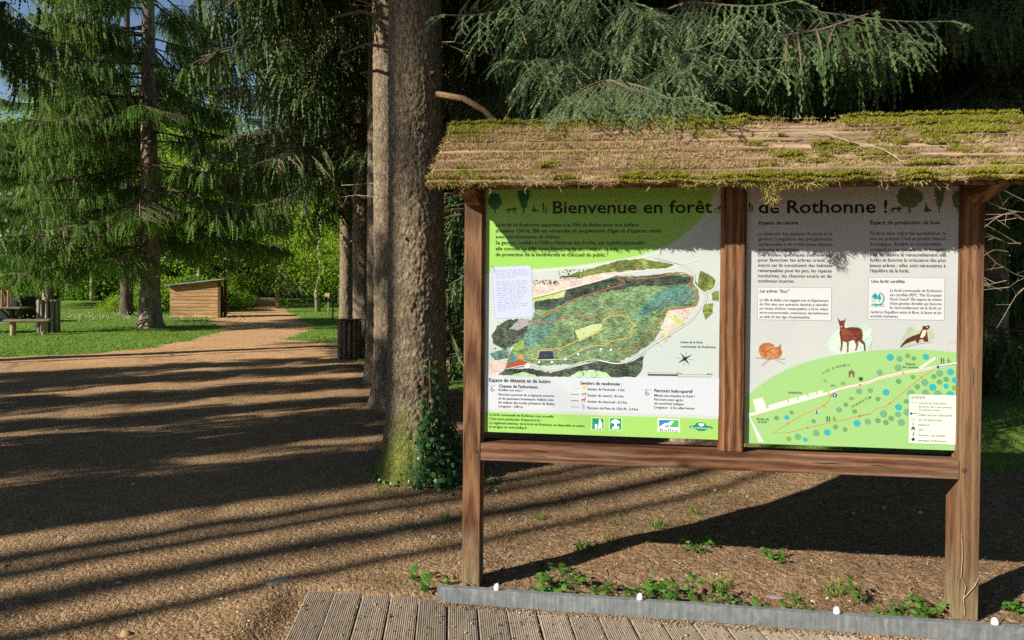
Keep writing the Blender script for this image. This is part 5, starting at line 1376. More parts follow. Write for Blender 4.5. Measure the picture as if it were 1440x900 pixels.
# unseen conifers added behind and right of the viewer to cut the sky light
for (x, y, sc) in ((5.2, -5.5, 1.0), (9.0, -3.0, 1.1), (11.5, 2.0, 1.1), (3.5, -10.0, 1.1), (13.0, -7.5, 1.2), (8.0, -11.0, 1.2), (-.5, -13.0, 1.0)):
    spruce(x, y, CR_LOW, 'unseen conifer added right of the deck to block sky light', sc=sc, group='unseen conifers added to block sky light')
for (c, a, zc, k, lab) in ((5.58, 10.5, 2.0, .20, 'slender low branched spruce whose edge shades the left half of the massive trunk'), (5.15, 14.0, 9.3, .24, 'slender spruce dappling the upper part of the massive trunk')):
    p = SUNC * c + SUNA * a
    t = spruce(p.x, p.y, CR_ROW, lab, group=SH, stubs=1, tsc=.8, rz=0)
    for ch in t.children:
        if ch.name.startswith('crown'): ch.location = (0, 0, zc); ch.scale = (k, k, 1)

# ------------------------------------------------------------------ near spruce with needled boughs over the roof
def shoot_tpl(n, seed, L=1.0):
    """unit shoot along +x with flat needles"""
    rng = np.random.default_rng(seed)
    V = [(0, -.012, 0), (0, .012, 0), (L, 0, 0)]; F = [(0, 1, 2)]
    for k in range(n):
        t = (k + rng.uniform(0, 1)) / n * .96; a = rng.uniform(-.5, math.pi + .5)
        fw = rng.uniform(.35, .75); ln = rng.uniform(.13, .17) * (1 - .25 * t)
        d = np.array([fw, math.cos(a) * .85, math.sin(a) * .7]); d /= np.linalg.norm(d)
        w = np.cross(d, rng.normal(size=3)); w /= np.linalg.norm(w); w *= .021
        p = np.array([t * L, 0, 0]); o = len(V)
        V += [p - w, p + w, p + d * ln]; F.append((o, o + 1, o + 2))
    return np.array(V, float), np.array(F)
SHV, SHF = shoot_tpl(56, 3)

def near_branch(seed, L=1.6, fine=True):
    """bough along +x (metres) with comb-like hanging side twigs"""
    rng = np.random.default_rng(seed)
    P, D, S, T = [], [], [], []
    wood = MB()
    def axis(t): return np.array([L * t, .06 * L * math.sin(4 * t + seed), L * (-.14 * t - .40 * t ** 2 + .20 * t ** 4)])
    wood.tube([axis(t) for t in np.linspace(0, .98, 12)], [.013 * (1 - .82 * t) for t in np.linspace(0, 1, 12)], 5)
    def twig(p, d, ln, lvl):
        d = d / np.linalg.norm(d); n = max(2, int(ln / .075)); pts = [p]; q = p.copy(); dd = d.copy()
        for k in range(n):
            P.append(q.copy()); D.append(dd.copy()); S.append(ln / n * 1.25 * rng.uniform(.9, 1.15)); T.append(np.clip(rng.beta(2.5, 2.5) + (.35 if k == n - 1 else 0) * rng.random(), 0, 1))
            q = q + dd * ln / n; pts.append(q.copy())
            dd = dd + np.array([0, 0, -.20]) + rng.normal(0, .13, 3); dd /= np.linalg.norm(dd)
            if lvl > 0 and k > 0 or (lvl > 1):
                for s in (1, -1):
                    if rng.random() < .9:
                        side = np.cross(dd, np.array([0, 0, 1.0])); side /= (np.linalg.norm(side) + 1e-6)
                        twig(q.copy(), dd * .75 + side * s * .7 + np.array([0, 0, -.22]), ln * rng.uniform(.28, .60) * (1 - .45 * k / n), lvl - 1)
        wood.tube(pts, [.0035 if lvl else .0018] * (len(pts) - 1) + [.001], 3, cap=False)
    n = int(L / .085)
    for k in range(n):
        t = .18 + .80 * k / n
        p = axis(t); d = axis(min(1, t + .03)) - axis(t - .03); d /= np.linalg.norm(d)
        for s in (1, -1):
            if rng.random() < .9:
                ln = (.16 + .34 * math.sin(math.pi * min(.97, t * .7 + .25))) * rng.uniform(.35, 1.25) * (L / 1.6) ** .5
                twig(p, d * .75 + np.array([0, s * .75, -.35 - .45 * rng.random()]), ln, 1)
        P.append(p); D.append(d); S.append(.10); T.append(rng.beta(2, 2))
    twig(axis(.97), axis(.99) - axis(.93), .22, 2)
    P = np.array(P); D = np.array(D); S = np.array(S)
    V, F = spread(SHV, SHF, frame_from_dir(D, rng.uniform(-.4, .4, len(P))), np.stack([S, np.full(len(P), .1), np.full(len(P), .1)], 1), P)
    tone = np.repeat(np.array(T), len(SHF)) + rng.normal(0, .07, len(F))
    wf = []
    for f in wood.F:
        for q in range(1, len(f) - 1): wf.append((f[0], f[q], f[q + 1]))
    wf = np.array(wf) + len(V)
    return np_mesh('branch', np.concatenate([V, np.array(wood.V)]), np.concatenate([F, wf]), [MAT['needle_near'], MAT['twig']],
                   np.clip(np.concatenate([tone, np.zeros(len(wf))]), 0, 1), np.concatenate([np.zeros(len(F), int), np.ones(len(wf), int)]))
NB = [near_branch(s, L) for s, L in ((1, 1.7), (2, 1.5), (3, 1.9))]
NBL = [1.7, 1.5, 1.9]
nx, ny = 1.75, 6.7
near_sp = spruce(nx, ny, CR_LOW, 'blue green spruce right behind the board with boughs drooping over its roof', rz=2.0, sc=.8, stubs=0, tsc=.7)
near_sp.rotation_euler = (0, 0, 0); near_sp.scale = (1, 1, 1)
for ch in near_sp.children:
    if ch.name.startswith('crown'): ch.location = (0, .35, 1.7); ch.scale = (.72, .72, .85)
base_z = gz(nx, ny)
def bough(tip, back, k=0, roll=0.0, sc=None, name='branch'):
    """hang bough k so that its tip is at tip and it comes from the horizontal direction back (degrees, towards the tree)"""
    L = NBL[k]; a = math.radians(back); s = sc or 1.0
    o = link(name, NB[k], near_sp)
    d = Vector((-math.cos(a), -math.sin(a), 0))
    drop = (-.14 - .40 + .20) * L * s
    p = Vector(tip) - d * L * s - Vector((0, 0, drop))
    o.location = (p.x - nx, p.y - ny, p.z - base_z); o.scale = (s, s, s)
    o.rotation_euler = (roll, 0, math.atan2(d.y, d.x))
# boughs (tip x, y, z), bearing back to the tree
for tip, back, k, roll, sc in (((-.02, 4.45, 3.02), 45, 0, .2, 1.0), ((.28, 4.3, 2.98), 62, 1, -.2, 1.0), ((.05, 4.7, 2.62), 40, 2, .1, 1.0), ((.12, 4.5, 2.5), 40, 1, .2, .9),
                               ((.83, 3.34, 2.48), 105, 1, .1, .8), ((.52, 3.44, 2.50), 80, 0, -.1, .7), ((1.00, 3.40, 2.47), 112, 0, .1, .7), ((.25, 3.52, 2.52), 70, 1, .1, .8), ((.68, 3.50, 2.56), 85, 2, -.1, .6), ((1.05, 4.1, 2.62), 80, 1, .2, .7), ((1.30, 4.2, 2.86), 98, 0, -.2, 1.0), ((1.12, 4.45, 3.12), 88, 2, .1, 1.0), ((.92, 4.5, 3.35), 80, 0, .1, 1.0),
                               ((.55, 4.6, 3.42), 60, 2, .2, 1.0), ((.15, 4.8, 3.45), 50, 1, -.1, 1.0), ((-.42, 4.75, 3.45), 30, 0, .1, 1.0), ((-.30, 4.95, 3.75), 30, 1, 0, 1.0), ((1.62, 4.45, 3.05), 105, 2, 0, 1.0), ((1.75, 4.4, 3.4), 110, 1, .1, 1.0),
                               ((2.9, 5.1, 3.4), 130, 2, -.1, 1.0), ((.35, 4.75, 2.3), 55, 2, .3, .8), ((-.1, 5.0, 2.35), 35, 0, .3, .9), ((1.5, 4.8, 2.45), 100, 1, 0, .9), ((2.1, 4.9, 2.5), 120, 0, .1, 1.0), ((3.35, 5.3, 3.6), 140, 0, 0, 1.0)):
    bough(tip, back, k, roll, sc)
# dead lower twigs of the conifer right of the board
m = MB(); rnd = random.Random(8)
for k in range(15):
    p = Vector((3.75, 5.2, rnd.uniform(1.5, 2.15))) + Vector((rnd.uniform(-.1, .3), rnd.uniform(-.3, .3), 0)); d = Vector((-.8, -.15, rnd.uniform(-.5, .45))); pts = [p]
    for j in range(5):
        p = p + d.normalized() * rnd.uniform(.06, .16); d += Vector((rnd.uniform(-.2, .2), rnd.uniform(-.3, .3), rnd.uniform(-.35, .3))); pts.append(p)
        if rnd.random() < .6: m.tube([p, p + Vector((rnd.uniform(-.16, .06), rnd.uniform(-.1, .1), rnd.uniform(-.14, .10)))], [.0022, .001], 3)
    m.tube(pts, [.004, .0034, .0028, .002, .0014, .0009], 4)
o = m.build('dead_branches', MAT['dead_twig'], near_sp); o['kind'] = 'stuff'; o.location = (-nx, -ny, -base_z)

# ------------------------------------------------------------------ leafy trees, undergrowth and far wood
def leaf_cloud(name, seed, n_cl, n_lf, shape, size, mat, flatc=0.6, bias=None):
    """crown of small leaves: clumps spread through a volume; shape(rng, n) gives clump centres"""
    rng = np.random.default_rng(seed)
    C = shape(rng, n_cl); n = n_cl * n_lf
    cr = rng.uniform(.5, 1.3, n_cl)
    ci = np.repeat(np.arange(n_cl), n_lf)
    d = rng.normal(size=(n, 3)); d /= np.linalg.norm(d, axis=1, keepdims=True); d *= rng.uniform(.2, 1, (n, 1)) ** .5
    P = C[ci] + d * (cr[ci] * size * 5)[:, None] * np.array([1, 1, .55])
    Vt = np.array([(0, 0, 0), (.5, .34, .05), (1, 0, -.06), (.5, -.34, .05)], float); Ft = np.array([(0, 1, 2), (0, 2, 3)])
    R = rot_xyz(rng.normal(0, .8, n), rng.normal(.25, .7, n), rng.uniform(0, 6.28, n))
    V, F = spread(Vt, Ft, R, size * rng.uniform(.6, 1.3, n), P)
    tone = np.repeat(np.clip(rng.normal(.5, .18, n) + np.repeat(rng.normal(0, .16, n_cl), n_lf), 0, 1), 2)
    return np_mesh(name, V, F, mat, tone)
def ell(cx, cz, rx, rz, hollow=.45):
    def f(rng, n):
        d = rng.normal(size=(n, 3)); d /= np.linalg.norm(d, axis=1, keepdims=True)
        r = rng.uniform(hollow, 1, (n, 1)) ** .6
        w = 1 + .25 * np.sin(d[:, :1] * 5 + 1) * np.cos(d[:, 1:2] * 4)
        return d * r * w * np.array([rx, rx, rz]) + np.array([0, 0, cz])
    return f
LC = [leaf_cloud('crown', 41, 330, 34, ell(0, 7.2, 3.3, 5.4), .17, MAT['leaf']), leaf_cloud('crown', 42, 330, 34, ell(0, 6.0, 3.0, 5.0), .16, MAT['leaf'])]
LCS = leaf_cloud('crown', 43, 170, 26, ell(0, 10.2, 2.6, 4.2), .17, MAT['leaf_far'])
LB = [leaf_cloud('bush', 44, 70, 40, ell(0, .7, 1.25, .85, .2), .12, MAT['leaf']), leaf_cloud('bush', 45, 70, 40, ell(0, .9, 1.0, 1.05, .2), .13, MAT['leaf_far'])]
def limb_trunk(seed, r, H, nl, z0):
    rnd = random.Random(seed); m = MB()
    pts = [Vector((rnd.uniform(-.1, .1) * k, rnd.uniform(-.1, .1) * k, -.2 + k * (H + .2) / 6)) for k in range(7)]
    m.tube(pts, [r * 1.25] + [r * (1 - .13 * k) for k in range(6)], 8)
    for k in range(nl):
        i = rnd.randint(2, 5); p = pts[i] + Vector((0, 0, rnd.uniform(0, .6)))
        if p.z < z0: continue
        a = rnd.uniform(0, 6.28); d = Vector((math.cos(a), math.sin(a), rnd.uniform(.3, 1.0)))
        m.tube([p, p + d * .9, p + d * 1.9 + Vector((0, 0, .3))], [r * .45, r * .3, r * .1], 5)
    o = m.build('trunk', MAT['bark_pale'], smooth=True); me = o.data; bpy.data.objects.remove(o); return me
LT = [limb_trunk(1, .17, 9, 9, 3), limb_trunk(2, .14, 8, 8, 2.5)]
LTS = limb_trunk(3, .15, 12, 6, 8)
def leafy_tree(x, y, k, label, sc=1.0, rz=None, group=None, crown=None, trunk=None):
    t = thing('leafy_tree', label, 'tree', (x, y, gz(x, y)), random.uniform(0, 6.28) if rz is None else rz, group); t.scale = (sc,) * 3
    link('trunk', trunk or LT[k], t); link('crown', crown or LC[k], t)
    return t
GL = 'leafy trees around the far side of the lawn'
for (x, y, k, sc, lab) in ((-16.2, 35, 0, .85, 'bright leafy tree behind the wooden shed'), (-12.6, 36.5, 1, .9, 'bright leafy tree right of the wooden shed roof'), (-20.5, 37.5, 1, 1.0, 'leafy tree between the shed and the shaded spruce trunk'),
                           (-26, 42, 0, 1.15, 'leafy tree at the back of the lawn behind the weeping spruce'), (-32, 44, 1, 1.2, 'leafy tree at the back of the lawn behind the slatted bin'), (-38, 45, 0, 1.25, 'leafy tree at the back of the lawn behind the picnic table'),
                           (-45, 48, 1, 1.3, 'leafy tree at the far left behind the lawn'), (-9.6, 33.5, 1, .8, 'leafy tree at the bend of the path past the shed'), (-7.0, 30.5, 0, .75, 'leafy tree overhanging the trail sign'),
                           (-23, 50, 0, 1.4, 'tall leafy tree far behind the shed'), (-29, 54, 1, 1.5, 'tall leafy tree far behind the lawn'), (-37, 57, 0, 1.5, 'tall leafy tree furthest behind the lawn'), (-5.2, 36.5, 1, .9, 'leafy tree behind the row of spruce trunks')):
    leafy_tree(x, y, k, lab, sc, group=GL)
GT = 'slender trunks in the wood at the end of the path'
rnd = random.Random(12)
for k in range(26):
    y = rnd.uniform(38, 60); x = -.30 * y + rnd.uniform(-1.5, 8.5) + (1.0 if y < 45 else 0)
    if min(path_sides(np.array([x]), np.array([y])))[0] > -.5 and abs(x + .335 * y) < 1.0: continue
    leafy_tree(x, y, 0, 'slender sun flecked trunk in the dark wood where the path ends', rnd.uniform(.7, 1.1), group=GT, crown=LCS, trunk=LTS)
GB = 'bushes along the edge of the wood'
rnd = random.Random(13)
bl = []
for k in range(30):
    t = k / 29; bl.append((-50 + 31 * t + rnd.uniform(-.8, .8), 47 - 4.5 * t + rnd.uniform(-1, 1), rnd.uniform(1.0, 1.7)))
for k in range(14):
    bl.append((-15.2 + rnd.uniform(-2.0, 1.2), 32.4 + k * .45, rnd.uniform(.7, 1.1)))
for k in range(12): bl.append((-7.4 + k * .32 + rnd.uniform(-.4, .4), 33 - k * .3 + rnd.uniform(-1, 1.5), rnd.uniform(.5, .9)))
for k in range(10): bl.append((-19 + k * .55, 33.8 + rnd.uniform(-.8, .8), rnd.uniform(.7, 1.1)))
for k in range(22): bl.append((-.33 * (42 + k * .6) + rnd.uniform(1.2, 9.5), 42 + k * .6, rnd.uniform(.6, 1.1)))
for i, (x, y, s) in enumerate(bl):
    o = link('bush', LB[i % 2]); o.location = (x, y, gz(x, y) - .1); o.scale = (s, s, s * rnd.uniform(.8, 1.2)); o.rotation_euler = (0, 0, rnd.uniform(0, 6.28))
    place = 0 if i < 30 else 1 if i < 44 else 2 if i < 56 else 3 if i < 66 else 4
    set_props(o, ('leafy green bush in the hedge along the back of the lawn', 'leafy green bush crowding between the wooden shed and the path', 'low leafy bush beyond the trail signs', 'leafy green bush in the thicket behind the wooden shed', 'low leafy bush under the slender trunks at the end of the path')[place], 'bush',
              ('bushes along the back of the lawn', 'bushes between the shed and the path', 'bushes beyond the trail signs', 'bushes behind the shed', 'bushes under the slender trunks')[place])
def belt(rng, n):
    a = rng.uniform(-1.25, 1.25, n); r = rng.uniform(62, 78, n)
    h = 11 + 3 * np.sin(a * 9) + 2 * np.sin(a * 23 + 1)
    return np.stack([np.sin(a) * r - 4, np.cos(a) * r, .5 + rng.uniform(0, 1, n) ** .8 * h], 1)
o = link('forest', leaf_cloud('forest', 60, 1900, 26, belt, .42, MAT['leaf_far'])); o['kind'] = 'stuff'
# ------------------------------------------------------------------ things on the lawn
PXY = lambda x, y: (x, y, gz(x, y))
# picnic table: two pedestal legs with braces under a plank top, seen from its end
tb = thing('picnic_table', 'weathered wooden picnic table with braced legs on the lawn at the far left', 'picnic table', PXY(-15.0, 19.3), math.radians(8))
for k in range(4):
    MB().box(-1.05, 1.05, -.36 + k * .182, -.36 + k * .182 + .176, .715, .76).build('top_plank', MAT['table_wood'], tb, bevel=.004)
for x in (-.72, .66):
    MB().box(x - .05, x + .05, -.05, .05, -.1, .70).build('leg', MAT['dark_wood'], tb, bevel=.004)
    for s in (-1, 1):
        m = MB(); m.tube([(x, 0, .36), (x + s * .30, 0, .70)], .035, 4); m.build('brace', MAT['dark_wood'], tb)
    MB().box(x - .045, x + .045, -.34, .34, .655, .714).build('bearer', MAT['dark_wood'], tb, bevel=.003)
bn = thing('bench', 'rustic bench with a thick plank seat on two round posts beside the picnic table', 'bench', PXY(-13.42, 18.75), math.radians(20))
m = MB(); V = []
prof = [(-.16, .40), (-.13, .455), (.13, .46), (.16, .41), (.10, .385), (-.10, .38)]
n = len(prof)
for i, x in enumerate((-.54, -.2, .2, .54)):
    for (y, z) in prof: V.append((x + (.02 if i in (0, 3) else 0) * (y * 6), y + .012 * math.sin(i * 3), z + .008 * math.cos(i * 2)))
F = [tuple(range(n))[::-1], tuple(3 * n + k for k in range(n))] + [(i * n + k, i * n + (k + 1) % n, (i + 1) * n + (k + 1) % n, (i + 1) * n + k) for i in range(3) for k in range(n)]
m.add(V, F).build('seat', MAT['table_wood'], bn, bevel=.006)
for x in (-.36, .36):
    m = MB(); m.tube([(x, 0, -.1), (x, 0, .2), (x, 0, .382)], [.072, .07, .068], 14); m.build('leg', MAT['pale_wood'], bn)

def slat_bin(x, y, rz, label, w, h, nsl, mat, group, cap):
    b = thing('litter_bin', label, 'litter bin', PXY(x, y), rz, group)
    m = MB(); m.prism([(w * .42 * math.cos(k * math.pi / 10), w * .42 * math.sin(k * math.pi / 10)) for k in range(20)], .06, h - .05); m.build('bin_body', MAT['dark_metal'], b)
    for k in range(nsl):
        a = 2 * math.pi * k / nsl; r = w / 2
        m = MB(); m.tube([(r * math.cos(a), r * math.sin(a), .015), (r * math.cos(a), r * math.sin(a), h * .5), (r * math.cos(a), r * math.sin(a), h + random.uniform(-.008, .008))], math.pi * w / nsl * .40, 8)
        m.build('slat', mat, b)
    if cap:
        m = MB(); m.prism([((w / 2 + .05) * math.cos(k * math.pi / 12), (w / 2 + .05) * math.sin(k * math.pi / 12)) for k in range(24)], h + .012, h + .035); m.build('lid', MAT['dark_metal'], b)
    m = MB(); m.prism([(w * .10 * math.cos(k * math.pi / 6), w * .10 * math.sin(k * math.pi / 6)) for k in range(12)], -.05, .06); m.build('foot', MAT['dark_metal'], b)
    return b
slat_bin(-13.55, 19.75, .3, 'pale slatted litter bin standing on the lawn behind the bench', .50, .97, 13, MAT['grey_wood'], 'slatted litter bins', False)
slat_bin(-3.30, 13.75, .1, 'dark slatted litter bin with flat lid against the spruce trunks', .40, .76, 13, MAT['table_wood'], 'slatted litter bins', True)
# two carved posts with bent strips on either side, standing on the table
for i, (x, y, lab) in enumerate(((-14.62, 19.36, 'pale carved post between bent reddish strips on the picnic table, nearer its far end'), (-14.42, 19.34, 'pale carved post between bent reddish strips on the picnic table, nearer the litter bin'))):
    t = thing('carved_post', lab, 'post', (x, y, gz(-14.2, 19.3) + .760), 0, 'carved posts standing on the picnic table')
    m = MB(); m.tube([(0, 0, 0), (0, 0, .2), (0, 0, .47), (0, 0, .50)], [.036, .034, .03, .016], 12); m.build('post', MAT['pale_wood'], t)
    for s in (-1, 1):
        m = MB(); m.tube([(s * .035, 0, .0), (s * .075, 0, .12), (s * .088, 0, .24), (s * .07, 0, .36), (s * .03, 0, .47)], .013, 6); m.build('bent_strip', MAT['rust'], t)
tk = thing('storage_tank', 'long dark green rounded box on the lawn behind the picnic table', 'tank', PXY(-19.0, 24.2), math.radians(3))
MB().box(-2.6, 1.72, -.55, .55, .02, .98).build('tank_body', MAT['dark_green'], tk, bevel=.16)
MB().box(-2.5, 1.6, -.5, .5, -.1, .05).build('plinth', MAT['stone'], tk)

# wooden shed with mono pitch slate roof
sh = thing('wooden_shed', 'small tan plank shed with sloping grey roof at the edge of the wood', 'shed', PXY(-13.5, 29.0), math.radians(5))
W, D = 1.95, .8
def zroof(x): return 1.36 + (x + W / 2) / W * .24
for k in range(9):
    z0 = .02 + k * .15; z1 = z0 + .146
    m = MB(); za, zb = min(z1, zroof(-W / 2) - .02), min(z1, zroof(W / 2) - .02)
    m.add([(-W / 2, -D / 2 + .02, z0), (W / 2, -D / 2 + .02, z0), (W / 2, -D / 2 + .02, zb), (-W / 2, -D / 2 + .02, za), (-W / 2, -D / 2 - .012, z0), (W / 2, -D / 2 - .012, z0), (W / 2, -D / 2 + .002, zb), (-W / 2, -D / 2 + .002, za)],
          [(0, 1, 2, 3), (7, 6, 5, 4), (0, 4, 5, 1), (1, 5, 6, 2), (2, 6, 7, 3), (3, 7, 4, 0)])
    m.build('plank', MAT['shed_wood'], sh)
m = MB(); m.add([(-W / 2, -D / 2 + .021, 1.365), (W / 2, -D / 2 + .021, 1.365), (W / 2, -D / 2 + .021, 1.595), (-W / 2, -D / 2 + .021, 1.37), (-W / 2, -D / 2 - .004, 1.365), (W / 2, -D / 2 - .004, 1.365), (W / 2, -D / 2 - .004, 1.595), (-W / 2, -D / 2 - .004, 1.37)],
                [(0, 1, 2, 3), (7, 6, 5, 4), (0, 4, 5, 1), (1, 5, 6, 2), (2, 6, 7, 3), (3, 7, 4, 0)]); m.build('gable_board', MAT['shed_wood'], sh)
MB().box(-W / 2, -W / 2 + .03, -D / 2 + .03, D / 2, 0, 1.35).build('side_wall', MAT['shed_wood'], sh)
MB().box(-W / 2 + .035, W / 2 - .035, D / 2 - .03, D / 2, 0, 1.36).build('back_wall', MAT['dark_wood'], sh)
for y in (-D / 2 - .02, D / 2 - .06): MB().box(W / 2 + .003, W / 2 + .11, y, y + .1, -.1, 1.60).build('corner_post', MAT['dark_wood'], sh)
m = MB(); x0, x1 = -W / 2 - .14, W / 2 + .30
m.add([(x0, -D / 2 - .2, zroof(x0)), (x1, -D / 2 - .2, zroof(x1)), (x1, D / 2 + .2, zroof(x1)), (x0, D / 2 + .2, zroof(x0))] + [(x0, -D / 2 - .2, zroof(x0) + .05), (x1, -D / 2 - .2, zroof(x1) + .05), (x1, D / 2 + .2, zroof(x1) + .05), (x0, D / 2 + .2, zroof(x0) + .05)],
      [(3, 2, 1, 0), (4, 5, 6, 7), (0, 1, 5, 4), (1, 2, 6, 5), (2, 3, 7, 6), (3, 0, 4, 7)]); m.build('roof', MAT['slate'], sh)
# trail sign
sg = thing('trail_sign', 'small slanted trail sign on a thin post where the path bends', 'sign', PXY(-7.05, 26.6), .2)
MB().box(-.03, .03, -.03, .03, -.1, .86).build('post', MAT['table_wood'], sg, bevel=.004)
m = MB(); m.add([(-.22, -.14, .82), (.10, -.14, .82), (.10, .06, .93), (-.22, .06, .93), (-.22, -.15, .84), (.10, -.15, .84), (.10, .05, .95), (-.22, .05, .95)], [(3, 2, 1, 0), (4, 5, 6, 7), (0, 1, 5, 4), (1, 2, 6, 5), (2, 3, 7, 6), (3, 0, 4, 7)])
m.build('board', MAT['table_wood'], sg)
sg2 = thing('trail_sign', 'second smaller trail sign just beyond the slanted one', 'sign', PXY(-8.15, 30.0), -.2)
MB().box(-.03, .03, -.03, .03, -.1, 1.0).build('post', MAT['table_wood'], sg2, bevel=.004)
MB().box(-.16, .08, -.05, -.032, .90, 1.06).build('board', MAT['pale_wood'], sg2, bevel=.003)

# ------------------------------------------------------------------ ivy on the great trunk
def ivy_leaf():
    pts = [(0, 0), (.25, .34), (.42, .30), (.46, .52), (.68, .30), (1, 0), (.68, -.30), (.46, -.52), (.42, -.30), (.25, -.34)]
    V = [(.45, 0, .06)] + [(x, y, -.05 * abs(y)) for x, y in pts]
    return np.array(V, float), np.array([(0, i, i % 10 + 1) for i in range(1, 11)])
IVV, IVF = ivy_leaf()
def ivy():
    rng = np.random.default_rng(77)
    t = thing('ivy', 'glossy ivy climbing the foot of the massive trunk and spilling onto the soil', 'ivy', (-.75, 5.47, gz(-.75, 5.47)))
    P, N, S, T = [], [], [], []
    st = MB()
    for k in range(24):                         # stems up the trunk on the side facing the board
        a = rng.uniform(-1.55, .1); top = rng.uniform(.15, .98) * (1.05 if a < -.6 else .8); pts = []
        a0 = a
        for j in range(9):
            z = -.02 + top * j / 8; r = .238 + .10 * math.exp(-z / .3) + .07 * math.exp(-z / .12)
            a0 += rng.normal(0, .06) - .02
            pts.append((r * math.cos(a0), r * math.sin(a0), z))
            for q in range(7 if z < .62 else 4):
                if rng.random() < .9:
                    aa = a0 + rng.normal(0, .12); rr = r + rng.uniform(.008, .045)
                    P.append((rr * math.cos(aa), rr * math.sin(aa), z + rng.normal(0, .035))); N.append(aa); S.append(rng.uniform(.020, .052)); T.append(rng.beta(2, 2.8))
        st.tube(pts, .004, 4, cap=False)
    for k in range(130):                        # mound at the foot, towards the board
        x = rng.normal(.34, .15); y = rng.normal(-.28, .15); h = max(0, .20 * math.exp(-((x - .32) / .22) ** 2)) * rng.random() + .015
        P.append((x, y, h)); N.append(math.atan2(y, x) + rng.normal(0, .7)); S.append(rng.uniform(.03, .055)); T.append(rng.beta(2, 2.4))
    for k in range(46):
        a = rng.uniform(3.0, 4.4); r = .33 + rng.uniform(0, .07); P.append((r * math.cos(a), r * math.sin(a), rng.uniform(.01, .06))); N.append(a); S.append(rng.uniform(.02, .04)); T.append(rng.beta(2, 2))
    P = np.array(P); N = np.array(N); S = np.array(S); n = len(P)
    # leaf blades face outwards and hang with the tip down
    D = np.stack([np.cos(N) * .35 + rng.normal(0, .4, n), np.sin(N) * .35 + rng.normal(0, .4, n), -.9 + rng.normal(0, .35, n)], 1)
    D /= np.linalg.norm(D, axis=1, keepdims=True)
    O = np.stack([np.cos(N), np.sin(N), np.full(n, .45)], 1) + rng.normal(0, .25, (n, 3))
    Z = O - D * (O * D).sum(1, keepdims=True); Z /= np.linalg.norm(Z, axis=1, keepdims=True)
    R = np.stack([D, np.cross(Z, D), Z], 2)
    V, F = spread(IVV, IVF, R, S, P)
    o = link('leaves', np_mesh('leaves', V, F, MAT['ivy'], np.repeat(np.array(T), len(IVF))), t); o['kind'] = 'stuff'
    st.build('stems', MAT['twig'], t)['kind'] = 'stuff'
ivy()

# ------------------------------------------------------------------ weeds along the steel edge
def weed_mesh(seed, nst, lf, h, spreadr, size):
    rng = np.random.default_rng(seed); P, D, S, T = [], [], [], []
    wood = MB()
    for k in range(nst):
        a = rng.uniform(0, 6.28); r = spreadr * math.sqrt(rng.random()); hh = h * rng.uniform(.35, 1.0)
        b = np.array([r * math.cos(a) * .35, r * math.sin(a) * .35, -.01]); t = np.array([r * math.cos(a), r * math.sin(a), hh])
        wood.tube([b, (b + t) / 2 + np.array([0, 0, hh * .15]), t], [.0022, .0018, .001], 3, cap=False)
        for j in range(lf):
            u = .35 + .65 * (j + rng.random()) / lf; p = b + (t - b) * u + np.array([0, 0, hh * .1]); aa = rng.uniform(0, 6.28)
            P.append(p); D.append((math.cos(aa), math.sin(aa), rng.uniform(-.3, .5))); S.append(size * rng.uniform(.55, 1.2)); T.append(rng.beta(2.2, 1.8))
    P, D, S = np.array(P), np.array(D, float), np.array(S)
    V, F = spread(IVV, IVF, frame_from_dir(D, rng.normal(0, .35, len(P))), np.stack([S, S * .8, S], 1), P)
    wf = []
    for f in wood.F:
        for q in range(1, len(f) - 1): wf.append((f[0], f[q], f[q + 1]))
    return np_mesh('weed_plant', np.concatenate([V, np.array(wood.V)]), np.concatenate([F, np.array(wf) + len(V)]), MAT['weed'], np.concatenate([np.repeat(T, len(IVF)), np.full(len(wf), .4)]))
WM = [weed_mesh(1, 7, 5, .085, .10, .042), weed_mesh(2, 10, 5, .06, .15, .032), weed_mesh(3, 4, 5, .12, .05, .040), weed_mesh(4, 3, 3, .10, .05, .060)]
def tuft_mesh(seed, n, h, r):
    rng = np.random.default_rng(seed); Vt, Ft = blade_tpl(bend=.45)
    a = rng.uniform(0, 6.28, n); rr = r * np.sqrt(rng.random(n))
    P = np.stack([rr * np.cos(a), rr * np.sin(a), np.full(n, -.01)], 1)
    L = h * rng.uniform(.5, 1.1, n)
    V, F = spread(Vt, Ft, rot_xyz(rng.normal(0, .45, n), rng.normal(0, .45, n), rng.uniform(0, 6.28, n)), np.stack([np.full(n, .005), L, L], 1), P)
    return np_mesh('grass_tuft', V, F, MAT['grass'], np.repeat(rng.beta(2, 1.5, n), len(Ft)))
GM = [tuft_mesh(1, 46, .11, .05), tuft_mesh(2, 34, .15, .035)]
GWD = 'small weeds behind the steel edging'
